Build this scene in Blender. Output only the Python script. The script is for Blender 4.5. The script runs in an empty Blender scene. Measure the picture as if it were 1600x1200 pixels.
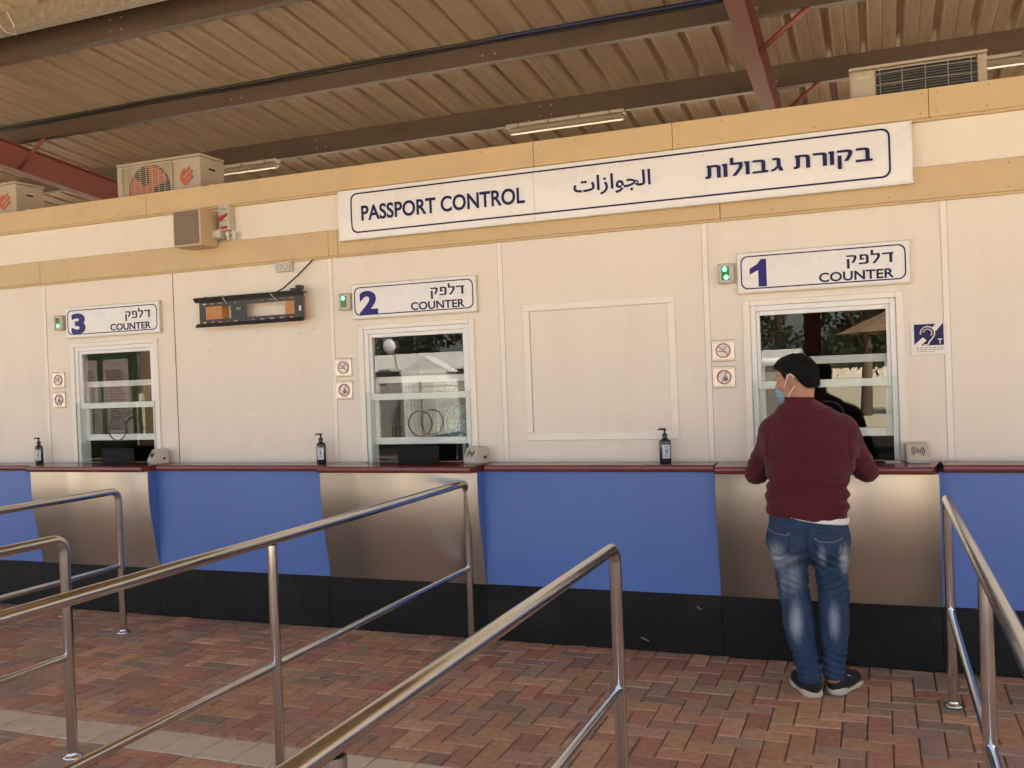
import bpy, bmesh, math, random
import numpy as np
from mathutils import Vector, Matrix
from mathutils.bvhtree import BVHTree
rnd = random.Random(7)
SC = bpy.context.scene
COL = SC.collection
R = math.radians

# ------------------------------------------------------------------ camera, sky, sun, exposure
cam = bpy.data.cameras.new('camera')
cam.sensor_width = 36.0; cam.lens = 36.0 * 1460.77 / 1600.0
cam.clip_start = 0.05; cam.clip_end = 2000
camo = bpy.data.objects.new('camera', cam); COL.objects.link(camo)
yaw, pit, rol = R(21.41918822), R(-0.46824361), R(-2.16069515)
cf = Vector((-math.sin(yaw)*math.cos(pit), math.cos(yaw)*math.cos(pit), math.sin(pit)))
cr = Vector((math.cos(yaw), math.sin(yaw), 0)); cu = cr.cross(cf)
r2 = cr*math.cos(rol) + cu*math.sin(rol); u2 = -cr*math.sin(rol) + cu*math.cos(rol)
mw = Matrix((r2, u2, -cf)).transposed().to_4x4(); mw.translation = Vector((0, -5.65, 1.67))
camo.matrix_world = mw
SC.camera = camo

SUN_EL, SUN_AZ = R(55), R(48)          # azimuth measured from +Y towards +X: sun stands behind the booth
W = bpy.data.worlds.new("World"); SC.world = W; W.use_nodes = True
nt = W.node_tree; nt.nodes.clear()
sky = nt.nodes.new('ShaderNodeTexSky'); sky.sky_type = 'NISHITA'; sky.sun_disc = False
sky.sun_elevation = SUN_EL; sky.sun_rotation = SUN_AZ; sky.dust_density = 3.0; sky.air_density = 1.0
bg = nt.nodes.new('ShaderNodeBackground'); bg.inputs[1].default_value = 0.08
wo = nt.nodes.new('ShaderNodeOutputWorld')
nt.links.new(sky.outputs[0], bg.inputs[0]); nt.links.new(bg.outputs[0], wo.inputs[0])
sl = bpy.data.lights.new('sun', 'SUN'); sl.energy = 5.0; sl.angle = R(0.5); sl.color = (1.0, 0.87, 0.70)
so = bpy.data.objects.new('sun', sl); COL.objects.link(so)
sd = Vector((math.sin(SUN_AZ)*math.cos(SUN_EL), math.cos(SUN_AZ)*math.cos(SUN_EL), math.sin(SUN_EL)))
so.rotation_euler = (-sd).to_track_quat('-Z', 'Y').to_euler()
SC.view_settings.view_transform = 'Standard'; SC.view_settings.look = 'None'
SC.view_settings.exposure = 2.95; SC.view_settings.gamma = 1.0
try:
    SC.cycles.max_bounces = 10; SC.cycles.diffuse_bounces = 6; SC.cycles.glossy_bounces = 5
    SC.cycles.transparent_max_bounces = 12; SC.cycles.sample_clamp_indirect = 6.0
    SC.cycles.use_denoising = True
except Exception: pass

# ------------------------------------------------------------------ materials
def _n(nt, t, **kw):
    n = nt.nodes.new(t)
    for k, v in kw.items(): setattr(n, k, v)
    return n
def mat(name, col, rough=0.5, metal=0.0, var=0.12, scale=6.0, bump=0.0, bscale=80.0, stretch=(1, 1, 1), spec=0.5,
        dirt=None, dirt_amt=0.0, dscale=2.0, rvar=0.08, attr=None, coat=0.0, aniso=0.0):
    m = bpy.data.materials.new(name); m.use_nodes = True
    t = m.node_tree; b = t.nodes['Principled BSDF']; L = t.links.new
    tc = _n(t, 'ShaderNodeTexCoord'); mp = _n(t, 'ShaderNodeMapping'); mp.inputs['Scale'].default_value = stretch
    L(tc.outputs['Object'], mp.inputs[0])
    no = _n(t, 'ShaderNodeTexNoise'); no.inputs['Scale'].default_value = scale; no.inputs['Detail'].default_value = 6; no.inputs['Roughness'].default_value = 0.6
    L(mp.outputs[0], no.inputs[0])
    rp = _n(t, 'ShaderNodeMapRange'); rp.inputs[1].default_value = 0.25; rp.inputs[2].default_value = 0.75
    rp.inputs[3].default_value = 1 - var; rp.inputs[4].default_value = 1 + var
    L(no.outputs['Fac'], rp.inputs[0])
    mul = _n(t, 'ShaderNodeMix', data_type='RGBA', blend_type='MULTIPLY'); mul.inputs[0].default_value = 1
    if attr:
        at = _n(t, 'ShaderNodeAttribute', attribute_name=attr); L(at.outputs['Color'], mul.inputs[6])
    else: mul.inputs[6].default_value = (*col, 1)
    L(rp.outputs[0], mul.inputs[7])
    out = mul.outputs[2]
    if dirt:
        n2 = _n(t, 'ShaderNodeTexNoise'); n2.inputs['Scale'].default_value = dscale; n2.inputs['Detail'].default_value = 8; n2.inputs['Roughness'].default_value = 0.7
        L(mp.outputs[0], n2.inputs[0])
        r2_ = _n(t, 'ShaderNodeMapRange'); r2_.inputs[1].default_value = 0.5; r2_.inputs[2].default_value = 0.78
        r2_.inputs[3].default_value = 0; r2_.inputs[4].default_value = dirt_amt
        L(n2.outputs['Fac'], r2_.inputs[0])
        mx = _n(t, 'ShaderNodeMix', data_type='RGBA'); mx.inputs[7].default_value = (*dirt, 1)
        L(r2_.outputs[0], mx.inputs[0]); L(out, mx.inputs[6]); out = mx.outputs[2]
    L(out, b.inputs['Base Color'])
    rr = _n(t, 'ShaderNodeMapRange'); rr.inputs[3].default_value = max(0.02, rough - rvar); rr.inputs[4].default_value = min(1, rough + rvar)
    L(no.outputs['Fac'], rr.inputs[0]); L(rr.outputs[0], b.inputs['Roughness'])
    b.inputs['Metallic'].default_value = metal; b.inputs['Specular IOR Level'].default_value = spec
    b.inputs['Coat Weight'].default_value = coat; b.inputs['Anisotropic'].default_value = aniso
    if bump:
        n3 = _n(t, 'ShaderNodeTexNoise'); n3.inputs['Scale'].default_value = bscale; n3.inputs['Detail'].default_value = 4
        L(mp.outputs[0], n3.inputs[0])
        bp = _n(t, 'ShaderNodeBump'); bp.inputs['Strength'].default_value = bump; bp.inputs['Distance'].default_value = 0.01
        L(n3.outputs['Fac'], bp.inputs['Height']); L(bp.outputs[0], b.inputs['Normal'])
    return m
def emit(name, col, s):
    m = bpy.data.materials.new(name); m.use_nodes = True; b = m.node_tree.nodes['Principled BSDF']
    b.inputs['Base Color'].default_value = (*col, 1); b.inputs['Emission Color'].default_value = (*col, 1); b.inputs['Emission Strength'].default_value = s
    return m
def glass(name, tint=(1, 1, 1), ior=1.55, boost=1.6):
    m = bpy.data.materials.new(name); m.use_nodes = True; t = m.node_tree; t.nodes.clear(); L = t.links.new
    tr = _n(t, 'ShaderNodeBsdfTransparent'); tr.inputs[0].default_value = (*tint, 1)
    gl = _n(t, 'ShaderNodeBsdfGlossy'); gl.inputs['Roughness'].default_value = 0.0
    ge = _n(t, 'ShaderNodeNewGeometry'); dt = _n(t, 'ShaderNodeVectorMath', operation='DOT_PRODUCT'); L(ge.outputs['Normal'], dt.inputs[0]); L(ge.outputs['Incoming'], dt.inputs[1])
    ab = _n(t, 'ShaderNodeMath', operation='ABSOLUTE'); L(dt.outputs['Value'], ab.inputs[0])
    om = _n(t, 'ShaderNodeMath', operation='SUBTRACT'); om.inputs[0].default_value = 1; L(ab.outputs[0], om.inputs[1])
    p5 = _n(t, 'ShaderNodeMath', operation='POWER'); p5.inputs[1].default_value = 5; L(om.outputs[0], p5.inputs[0])
    f0 = ((ior-1)/(ior+1))**2
    lw = _n(t, 'ShaderNodeMath', operation='MULTIPLY_ADD'); lw.inputs[1].default_value = 1-f0; lw.inputs[2].default_value = f0; L(p5.outputs[0], lw.inputs[0])
    mu = _n(t, 'ShaderNodeMath', operation='MULTIPLY', use_clamp=True); mu.inputs[1].default_value = boost
    mx = _n(t, 'ShaderNodeMixShader'); o = _n(t, 'ShaderNodeOutputMaterial')
    no = _n(t, 'ShaderNodeTexNoise'); no.inputs['Scale'].default_value = 2.2; bp = _n(t, 'ShaderNodeBump'); bp.inputs['Strength'].default_value = 0.012
    L(no.outputs[0], bp.inputs['Height']); L(bp.outputs[0], gl.inputs['Normal'])
    L(lw.outputs[0], mu.inputs[0]); L(mu.outputs[0], mx.inputs[0]); L(tr.outputs[0], mx.inputs[1]); L(gl.outputs[0], mx.inputs[2]); L(mx.outputs[0], o.inputs[0])
    return m

M = {}
M['wall'] = mat('cream_wall_paint', (0.78, 0.70, 0.575), 0.55, var=0.03, scale=1.6, bump=0.12, bscale=160, dirt=(0.56, 0.46, 0.34), dirt_amt=0.22, dscale=2.4, stretch=(1.6, 1, .55))
M['trim'] = mat('cream_trim_paint', (0.82, 0.755, 0.64), 0.42, var=0.03, scale=4, bump=0.05, bscale=60)
M['frame'] = mat('white_aluminium', (0.80, 0.79, 0.74), 0.34, var=0.03, scale=5)
M['fascia'] = mat('ochre_fascia_paint', (0.58, 0.42, 0.21), 0.5, var=0.06, scale=2.2, bump=0.06, bscale=50, dirt=(0.40, 0.25, 0.11), dirt_amt=0.35, dscale=2.6)
M['blue'] = mat('blue_laminate', (0.085, 0.165, 0.43), 0.45, var=0.05, scale=1.5, dirt=(0.12, 0.18, 0.38), dirt_amt=0.3, dscale=1.5, bump=0.02, bscale=200)
M['plinth'] = mat('black_plinth', (0.010, 0.009, 0.008), 0.5, var=0.25, scale=3, spec=0.25, dirt=(0.04, 0.034, 0.027), dirt_amt=0.45, dscale=3.2)
M['counter'] = mat('mahogany_laminate', (0.18, 0.034, 0.022), 0.22, var=0.18, scale=3, stretch=(1, 8, 8), coat=0.3)
M['steel_panel'] = mat('brushed_steel_sheet', (0.50, 0.46, 0.40), 0.36, metal=1.0, var=0.05, scale=3, stretch=(0.5, 1, 1), rvar=0.05, bump=0.03, bscale=180, dirt=(0.42, 0.37, 0.31), dirt_amt=0.3, dscale=3)
M['chrome'] = mat('stainless_tube', (0.62, 0.625, 0.61), 0.17, metal=1.0, var=0.06, scale=9, rvar=0.07, bump=0.012, bscale=120)
M['black'] = mat('black_plastic', (0.016, 0.015, 0.015), 0.3, var=0.2)
M['panel_black'] = mat('flat_black_acrylic', (0.008, 0.007, 0.007), 0.6, spec=0.15)
M['matte_black'] = mat('black_powder_coat', (0.028, 0.027, 0.026), 0.5, var=0.25, dirt=(0.12, 0.10, 0.08), dirt_amt=0.5, dscale=8)
M['grey_plastic'] = mat('beige_plastic', (0.50, 0.45, 0.37), 0.45, var=0.06)
M['light_grey'] = mat('light_grey_plastic', (0.60, 0.56, 0.48), 0.42, var=0.05)
M['ac'] = mat('air_conditioner_casing', (0.46, 0.39, 0.295), 0.5, var=0.06, scale=4, dirt=(0.26, 0.19, 0.13), dirt_amt=0.5, dscale=5)
M['dark'] = mat('dark_recess', (0.02, 0.018, 0.016), 0.6, var=0.2)
M['orange'] = mat('orange_plastic', (0.46, 0.10, 0.04), 0.45, var=0.1)
M['tan_wood'] = mat('orange_wood_block', (0.50, 0.21, 0.06), 0.6, var=0.15, scale=12, stretch=(1, 6, 6))
M['sign'] = mat('white_sign_face', (0.80, 0.77, 0.72), 0.28, var=0.03, scale=1.5)
M['signframe'] = mat('sign_edge_aluminium', (0.62, 0.55, 0.42), 0.4, metal=0.3, var=0.08)
M['navy'] = mat('navy_vinyl', (0.016, 0.015, 0.075), 0.4, var=0.06, spec=0.2)
M['indigo'] = mat('indigo_vinyl', (0.026, 0.023, 0.17), 0.35, var=0.06, spec=0.2)
M['red_vinyl'] = mat('red_vinyl', (0.36, 0.035, 0.03), 0.4, var=0.1)
M['white_vinyl'] = mat('white_vinyl', (0.78, 0.72, 0.66), 0.4, var=0.04)
M['plate'] = mat('steel_sign_plate', (0.60, 0.55, 0.47), 0.34, metal=0.75, var=0.06)
M['roof'] = mat('dusty_roof_sheet', (0.66, 0.545, 0.40), 0.5, metal=0.25, var=0.16, scale=2.6, stretch=(9, 0.5, 1), rvar=0.1, dirt=(0.42, 0.32, 0.21), dirt_amt=0.5, dscale=2.0, bump=0.10, bscale=9)
M['purlin'] = mat('dusty_primed_steel', (0.088, 0.060, 0.040), 0.55, metal=0.2, var=0.22, scale=3, stretch=(0.6, 3, 3), dirt=(0.05, 0.034, 0.022), dirt_amt=0.6, dscale=2)
M['galv'] = mat('galvanised_steel', (0.30, 0.26, 0.20), 0.45, metal=0.5, var=0.3, scale=22, dirt=(0.16, 0.12, 0.08), dirt_amt=0.5, dscale=4)
M['rafter'] = mat('red_oxide_paint', (0.21, 0.052, 0.042), 0.5, var=0.15, scale=3, dirt=(0.12, 0.034, 0.026), dirt_amt=0.5, dscale=3)
M['lamp'] = mat('clear_lamp_cover', (0.36, 0.31, 0.23), 0.25, var=0.08)
M['pipe_blue'] = mat('blue_conduit', (0.014, 0.022, 0.085), 0.5)
M['paver'] = mat('clay_paver', (1, 1, 1), 0.8, var=0.26, scale=26, attr='Col', bump=0.35, bscale=210, dirt=(0.24, 0.18, 0.115), dirt_amt=0.5, dscale=1.6, spec=0.3)
M['bed'] = mat('jointing_sand', (0.075, 0.055, 0.04), 0.9, var=0.3, scale=40)
M['ground'] = mat('dusty_yard', (0.50, 0.42, 0.31), 0.9, var=0.16, scale=0.4, bump=0.2, bscale=20, dirt=(0.38, 0.31, 0.22), dirt_amt=0.6, dscale=0.3)
M['concrete'] = mat('concrete_patch', (0.34, 0.25, 0.17), 0.85, var=0.15, scale=14, bump=0.2, bscale=120)
M['glass'] = glass('window_glass', (0.82, 0.84, 0.82), 1.55, 1.8)
M['plexi'] = glass('screen_glass', (0.88, 0.93, 0.90), 1.5, 0.45)
M['glass_edge'] = mat('green_glass_edge', (0.34, 0.46, 0.40), 0.2, var=0.05)
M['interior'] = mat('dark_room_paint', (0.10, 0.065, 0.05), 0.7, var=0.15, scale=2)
M['paper'] = mat('white_paper', (0.72, 0.70, 0.64), 0.7, var=0.05)
M['green'] = mat('green_board', (0.13, 0.30, 0.04), 0.5, var=0.1)
M['teal'] = mat('teal_plastic', (0.12, 0.36, 0.42), 0.4, var=0.1)
M['cabin_shaded'] = mat('shaded_cabin_sheet', (0.25, 0.235, 0.225), 0.6, var=0.06)  # shade on the white cabin walls put into the colour
M['asphalt'] = mat('grey_asphalt', (0.085, 0.078, 0.070), 0.9, var=0.2, scale=8)
M['cabin'] = mat('white_cabin_sheet', (0.80, 0.80, 0.78), 0.5, var=0.05, scale=3)
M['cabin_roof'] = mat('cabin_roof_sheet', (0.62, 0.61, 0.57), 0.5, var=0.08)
M['shade_grey'] = mat('grey_window_shutter', (0.22, 0.21, 0.21), 0.5)
M['wire'] = mat('galvanised_wire', (0.45, 0.42, 0.36), 0.4, metal=0.6)
M['bark'] = mat('bark', (0.12, 0.085, 0.055), 0.9, var=0.3, scale=20, bump=0.4, bscale=30)
M['leaf'] = mat('dark_foliage', (0.050, 0.075, 0.028), 0.7, var=0.5, scale=1.2)
M['canvas'] = mat('tan_canvas', (0.24, 0.155, 0.085), 0.8, var=0.06)
M['led'] = emit('green_led', (0.05, 0.95, 0.35), 2.2)
M['led_lens'] = mat('green_lens', (0.03, 0.20, 0.05), 0.2, var=0.1)
M['led_dim'] = mat('dim_lens', (0.09, 0.20, 0.03), 0.25, var=0.1)
M['led_amber'] = mat('brown_lens', (0.16, 0.075, 0.03), 0.25, var=0.1)
M['label'] = mat('paper_label', (0.58, 0.60, 0.62), 0.5, var=0.05)
M['label_blue'] = mat('label_blue_print', (0.18, 0.24, 0.38), 0.5)
M['text_grey'] = mat('grey_print', (0.20, 0.18, 0.17), 0.6)
M['gasket'] = mat('rust_brown_joint', (0.22, 0.12, 0.06), 0.8, var=0.2)
M['joint'] = mat('tan_joint_filler', (0.40, 0.33, 0.25), 0.8)  # one tan colour for the strip joints and hatch gap lines

# ------------------------------------------------------------------ object helpers
def tag(o, label=None, cat=None, group=None, kind=None):
    if label: o['label'] = label
    if cat: o['category'] = cat
    if group: o['group'] = group
    if kind: o['kind'] = kind
    return o
def thing(name, label, cat, loc=(0, 0, 0), group=None):
    o = bpy.data.objects.new(name, None); COL.objects.link(o); o.location = loc
    o.empty_display_size = 0.1
    return tag(o, label, cat, group)
def root_loc(p):
    v = Vector((0, 0, 0))
    while p: v += p.location; p = p.parent
    return v
def link_mesh(name, me, parent):
    o = bpy.data.objects.new(name, me); COL.objects.link(o)
    if parent: o.parent = parent
    return o
def obj(name, verts, faces, mats, parent=None, smooth=False, midx=None):
    off = root_loc(parent)
    me = bpy.data.meshes.new(name)
    va = np.asarray(verts, dtype=float).reshape(-1, 3) - np.array(off)
    me.from_pydata(va.tolist(), [], [list(map(int, f)) for f in faces])
    for m in (mats if isinstance(mats, (list, tuple)) else [mats]): me.materials.append(m)
    if midx is not None: me.polygons.foreach_set('material_index', np.asarray(midx, dtype=np.int32))
    if smooth: me.polygons.foreach_set('use_smooth', np.ones(len(me.polygons), dtype=bool))
    me.update()
    return link_mesh(name, me, parent)
class MB:
    """collects shapes into one mesh (one part)"""
    def __init__(s): s.v = []; s.f = []; s.m = []; s.sm = []
    def add(s, vs, fs, mi=0, sm=False):
        o = len(s.v); s.v += [tuple(v) for v in vs]
        for f in fs: s.f.append([i + o for i in f]); s.m.append(mi); s.sm.append(sm)
        return s
    def box(s, x0, x1, y0, y1, z0, z1, bev=0.0, mi=0, rot=None, piv=None):
        bm = bmesh.new(); bmesh.ops.create_cube(bm, size=1)
        for v in bm.verts: v.co = Vector((x0 + (v.co.x + .5)*(x1-x0), y0 + (v.co.y + .5)*(y1-y0), z0 + (v.co.z + .5)*(z1-z0)))
        if bev: bmesh.ops.bevel(bm, geom=list(bm.edges), offset=bev, segments=2, affect='EDGES', profile=0.5)
        if rot is not None:
            p = Vector(piv) if piv else Vector(((x0+x1)/2, (y0+y1)/2, (z0+z1)/2))
            for v in bm.verts: v.co = rot @ (v.co - p) + p
        bm.verts.index_update()
        s.add([v.co[:] for v in bm.verts], [[v.index for v in f.verts] for f in bm.faces], mi)
        bm.free(); return s
    def tube(s, pts, r, n=12, cap=True, mi=0):
        P = [Vector(p) for p in pts]; rs = r if isinstance(r, (list, tuple)) else [r]*len(P)
        vs = []; fs = []; up = None
        for i, p in enumerate(P):
            d = (P[min(i+1, len(P)-1)] - P[max(i-1, 0)]).normalized()
            if up is None:
                up = Vector((0, 0, 1)) if abs(d.z) < 0.9 else Vector((0, 1, 0))
            a = (up - d*up.dot(d)).normalized(); b = d.cross(a); up = a
            for k in range(n):
                t = 2*math.pi*k/n; vs.append(p + (a*math.cos(t) + b*math.sin(t))*rs[i])
        for i in range(len(P)-1):
            for k in range(n):
                fs.append([i*n+k, i*n+(k+1) % n, (i+1)*n+(k+1) % n, (i+1)*n+k])
        s.add(vs, fs, mi, True)
        if cap:
            s.add(vs[:n], [list(range(n))[::-1]], mi); s.add(vs[-n:], [list(range(n))], mi)
        return s
    def lathe(s, c, prof, n=24, mi=0, sx=1, sy=1, axis='z'):
        vs = []; fs = []
        for r, h in prof:
            for k in range(n):
                t = 2*math.pi*k/n; a, b = r*math.cos(t)*sx, r*math.sin(t)*sy
                vs.append((c[0]+a, c[1]+b, c[2]+h) if axis == 'z' else (c[0]+a, c[1]-h, c[2]+b))
        for i in range(len(prof)-1):
            for k in range(n): fs.append([i*n+k, i*n+(k+1) % n, (i+1)*n+(k+1) % n, (i+1)*n+k])
        s.add(vs, fs, mi, True)
        s.add(vs[:n], [list(range(n))[::-1]], mi); s.add(vs[-n:], [list(range(n))], mi)
        return s
    def prism(s, outline, y0, y1, mi=0):
        """polygon in x,z extruded from y0 (front) to y1"""
        n = len(outline)
        vs = [(x, y0, z) for x, z in outline] + [(x, y1, z) for x, z in outline]
        fs = [list(range(n)), list(range(2*n-1, n-1, -1))] + [[i, i+n, (i+1) % n + n, (i+1) % n] for i in range(n)]
        return s.add(vs, fs, mi)
    def prism_x(s, outline, x0, x1, mi=0):
        n = len(outline)
        vs = [(x0, y, z) for y, z in outline] + [(x1, y, z) for y, z in outline]
        fs = [list(range(n)), list(range(2*n-1, n-1, -1))] + [[i, i+n, (i+1) % n + n, (i+1) % n] for i in range(n)]
        return s.add(vs, fs, mi)
    def build(s, name, mats, parent=None):
        o = obj(name, s.v, s.f, mats, parent, False, s.m)
        o.data.polygons.foreach_set('use_smooth', np.array(s.sm, dtype=bool))
        bm = bmesh.new(); bm.from_mesh(o.data); bmesh.ops.recalc_face_normals(bm, faces=bm.faces); bm.to_mesh(o.data); bm.free()
        return o
def build_loose(mb, name, mats, parent=None):
    """one object for every separate piece collected in mb"""
    key = {}; rem = []
    for v in mb.v: rem.append(key.setdefault((round(v[0], 6), round(v[1], 6), round(v[2], 6)), len(key)))
    par = list(range(len(key)))
    def find(a):
        while par[a] != a: par[a] = par[par[a]]; a = par[a]
        return a
    for f in mb.f:
        for i in f[1:]: par[find(rem[i])] = find(rem[f[0]])
    groups = {}
    for k, f in enumerate(mb.f): groups.setdefault(find(rem[f[0]]), []).append(k)
    out = []
    for ks in groups.values():
        q = MB()
        for k in ks:
            f = mb.f[k]; o = len(q.v); q.v += [mb.v[i] for i in f]; q.f.append(list(range(o, o+len(f)))); q.m.append(mb.m[k]); q.sm.append(mb.sm[k])
        o = q.build(name, mats, parent)
        bm = bmesh.new(); bm.from_mesh(o.data); bmesh.ops.remove_doubles(bm, verts=bm.verts, dist=1e-6); bmesh.ops.recalc_face_normals(bm, faces=bm.faces)
        for e in bm.edges:
            if len(e.link_faces) == 2 and e.calc_face_angle(0) > .7: e.smooth = False
        bm.to_mesh(o.data); bm.free(); out.append(o)
    return out
def copy_tree(o, parent=None):
    c = o.copy(); COL.objects.link(c); c.parent = parent
    for ch in list(o.children): copy_tree(ch, c)
    return c
def rrect(x0, x1, z0, z1, r, n=6):
    pts = []
    for cx, cz, a0 in ((x1-r, z1-r, 0), (x0+r, z1-r, 90), (x0+r, z0+r, 180), (x1-r, z0+r, 270)):
        for k in range(n+1):
            a = R(a0 + 90*k/n); pts.append((cx + r*math.cos(a), cz + r*math.sin(a)))
    return pts
def ring_strip(mb, outer, inner, y, th=0.0012, mi=0):
    n = len(outer)
    vs = [(x, y, z) for x, z in outer] + [(x, y, z) for x, z in inner] + [(x, y+th, z) for x, z in outer] + [(x, y+th, z) for x, z in inner]
    fs = []
    for i in range(n):
        j = (i+1) % n
        fs += [[i, j, n+j, n+i], [i, 2*n+i, 2*n+j, j], [n+i, n+j, 3*n+j, 3*n+i]]
    mb.add(vs, fs, mi)
def circle(cx, cz, r, n=32): return [(cx + r*math.cos(2*math.pi*k/n), cz + r*math.sin(2*math.pi*k/n)) for k in range(n)]
def lettering(name, text, x0, x1, z0, z1, y, m, parent, offset=0.0, shear=0.0):
    c = bpy.data.curves.new('lettering', 'FONT'); c.body = text; c.offset = offset; c.resolution_u = 6; c.extrude = 0.001
    o = bpy.data.objects.new('lettering', c); COL.objects.link(o)
    bpy.context.view_layer.update()
    me = o.evaluated_get(bpy.context.evaluated_depsgraph_get()).to_mesh()
    v = np.array([tuple(p.co) for p in me.vertices]); f = [list(p.vertices) for p in me.polygons]
    o.to_mesh_clear(); COL.objects.unlink(o); bpy.data.objects.remove(o); bpy.data.curves.remove(c)
    lo, hi = v.min(0), v.max(0)
    X = x0 + (v[:, 0]-lo[0])/(hi[0]-lo[0])*(x1-x0); Z = z0 + (v[:, 1]-lo[1])/(hi[1]-lo[1])*(z1-z0)
    Y = y - (v[:, 2]-lo[2])/max(hi[2]-lo[2], 1e-6)*0.0012
    return obj(name, np.stack([X, Y, Z], 1), f, m, parent)

# ------------------------------------------------------------------ ground and paving
def structure(o): o['kind'] = 'structure'; return o
structure(obj('ground', [(-400, -400, -0.03), (400, -400, -0.03), (400, 400, -0.03), (-400, 400, -0.03)], [(0, 1, 2, 3)], M['ground']))
PX0, PX1, PY0, PY1 = -13.0, 5.5, -9.0, -0.17
structure(obj('paving_bed', [(PX0, PY0, -0.007), (PX1, PY0, -0.007), (PX1, PY1, -0.007), (PX0, PY1, -0.007)], [(0, 1, 2, 3)], M['bed']))
PAL = [((.178, .086, .054), 2.6), ((.196, .114, .064), 3.8), ((.155, .100, .066), 3.2), ((.134, .091, .064), 1.6), ((.212, .128, .074), .8), ((.176, .092, .056), 2.8)]
pv, pf, pc = [], [], []
def paver(x0, x1, y0, y1, col):
    g = 0.0022; b = 0.006
    x0 += g; x1 -= g; y0 += g; y1 -= g
    if x1-x0 < 0.012 or y1-y0 < 0.012: return
    dz = rnd.uniform(-0.0022, 0.0012); tx = rnd.uniform(-.0012, .0012); ty = rnd.uniform(-.0012, .0012)
    o = len(pv)
    pv.extend([(x0, y0, -0.0065), (x1, y0, -0.0065), (x1, y1, -0.0065), (x0, y1, -0.0065),
               (x0+b, y0+b, dz-tx-ty), (x1-b, y0+b, dz+tx-ty), (x1-b, y1-b, dz+tx+ty), (x0+b, y1-b, dz-tx+ty)])
    pf.extend([(o+4, o+5, o+6, o+7)] + [(o+i, o+(i+1) % 4, o+4+(i+1) % 4, o+4+i) for i in range(4)])
    k = 2.45*rnd.uniform(0.84, 1.16); c = tuple(k*ch*rnd.uniform(.93, 1.07) for ch in col)
    pc.extend([c]*8)
U = 0.1075; SY0, SY1 = -2.262, -2.032
ni, nj = int((PX1-PX0)/U)+2, int((PY1-PY0)/U)+2
for i in range(-1, ni):
    for j in range(-1, nj+1):
        k = (i-j) % 4
        x, y = PX0+i*U, PY0+j*U
        if k == 0: rc = (x, x+2*U, y, y+U)
        elif k == 2: rc = (x, x+U, y-U, y+U)
        else: continue
        col = rnd.choices([p[0] for p in PAL], [p[1] for p in PAL])[0]
        a = (max(rc[0], PX0), min(rc[1], PX1)); 
        for lo, hi in ((PY0, SY0), (SY1, PY1)):
            b0, b1 = max(rc[2], lo), min(rc[3], hi)
            if b1-b0 > 0.015 and a[1]-a[0] > 0.015: paver(a[0], a[1], b0, b1, col)
po = structure(obj('paving', pv, pf, M['paver']))
ca = po.data.color_attributes.new('Col', 'FLOAT_COLOR', 'POINT')
ca.data.foreach_set('color', np.concatenate([np.array(pc), np.ones((len(pc), 1))], 1).astype(np.float32).ravel())
pv, pf, pc = [], [], []
x = PX0
while x < PX1:
    w = 0.205; paver(x, min(x+w, PX1), SY0, SY1, (.27, .222, .150)); x += w
so2 = structure(obj('paving_stripe', pv, pf, mat('cream_paver', (.60, .50, .345), .85, var=.12, scale=18, bump=.3, bscale=200, dirt=(.42, .33, .22), dirt_amt=.4, dscale=4)))
pp = MB(); pp.box(-5.0, -4.79, -0.80, -0.55, 0.0015, 0.006); 
tag(pp.build('paving_patch', M['concrete']), 'flat concrete patch in the pavers under the farthest handrail post', 'concrete patch', kind='structure')
pp = MB(); pp.box(-3.62, -3.34, -2.62, -2.31, 0.0015, 0.006)
tag(pp.build('paving_patch', M['concrete']), 'flat concrete patch at the foot of the near left handrail', 'concrete patch', kind='structure')

# ------------------------------------------------------------------ the passport control building
B = thing('passport_control_building', 'long cream prefabricated booth building with ochre fascia boards and three service windows', 'building')
WC = [(-0.297, 0.0), (-2.905, -0.022), (-5.535, 0.032)]          # window centres, how far each inner sash is raised
BX0, BX1, WT = -11.5, 4.2, 0.10
wb = MB()
edges = [BX0] + sum([[c-0.395, c+0.395] for c, _ in sorted(WC)], []) + [BX1]
for k in range(0, len(edges), 2): wb.box(edges[k], edges[k+1], 0, WT, 0, 3.0)
for c, _ in WC:
    wb.box(c-0.395, c+0.395, 0, WT, 2.03, 3.0); wb.box(c-0.395, c+0.395, 0, WT, 0, 1.085)
wb.build('wall', M['wall'], B)
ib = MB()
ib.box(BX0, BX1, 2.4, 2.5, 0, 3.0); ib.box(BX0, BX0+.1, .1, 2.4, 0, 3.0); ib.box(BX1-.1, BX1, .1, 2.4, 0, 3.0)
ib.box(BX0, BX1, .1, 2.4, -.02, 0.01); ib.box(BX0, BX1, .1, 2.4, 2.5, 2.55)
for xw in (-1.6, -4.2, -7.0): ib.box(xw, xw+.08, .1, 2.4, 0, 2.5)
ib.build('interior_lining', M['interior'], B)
rb = MB(); rb.box(BX0, BX1, 0.0, 2.5, 3.0, 3.03); rb.build('flat_roof', M['galv'], B)
# seams between the wall panels: narrow cover strips
for sx in (-6.235, -3.552, -2.27, -0.945, 0.358, 2.9):
    sb = MB(); sb.box(sx-.016, sx+.016, -.0035, -.0005, 1.12, 2.56, .0012); sb.build('cover_strip', M['trim'], B)
    jb = MB(); jb.box(sx-.018, sx-.0165, -.0012, -.0004, 1.12, 2.56); jb.box(sx+.0165, sx+.018, -.0012, -.0004, 1.12, 2.56); build_loose(jb, 'strip_joint', M['joint'], B)
jb = MB(); jb.box(-4.936, -4.930, -.0022, -.0006, 1.12, 2.56); jb.build('open_joint', M['gasket'], B)
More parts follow.
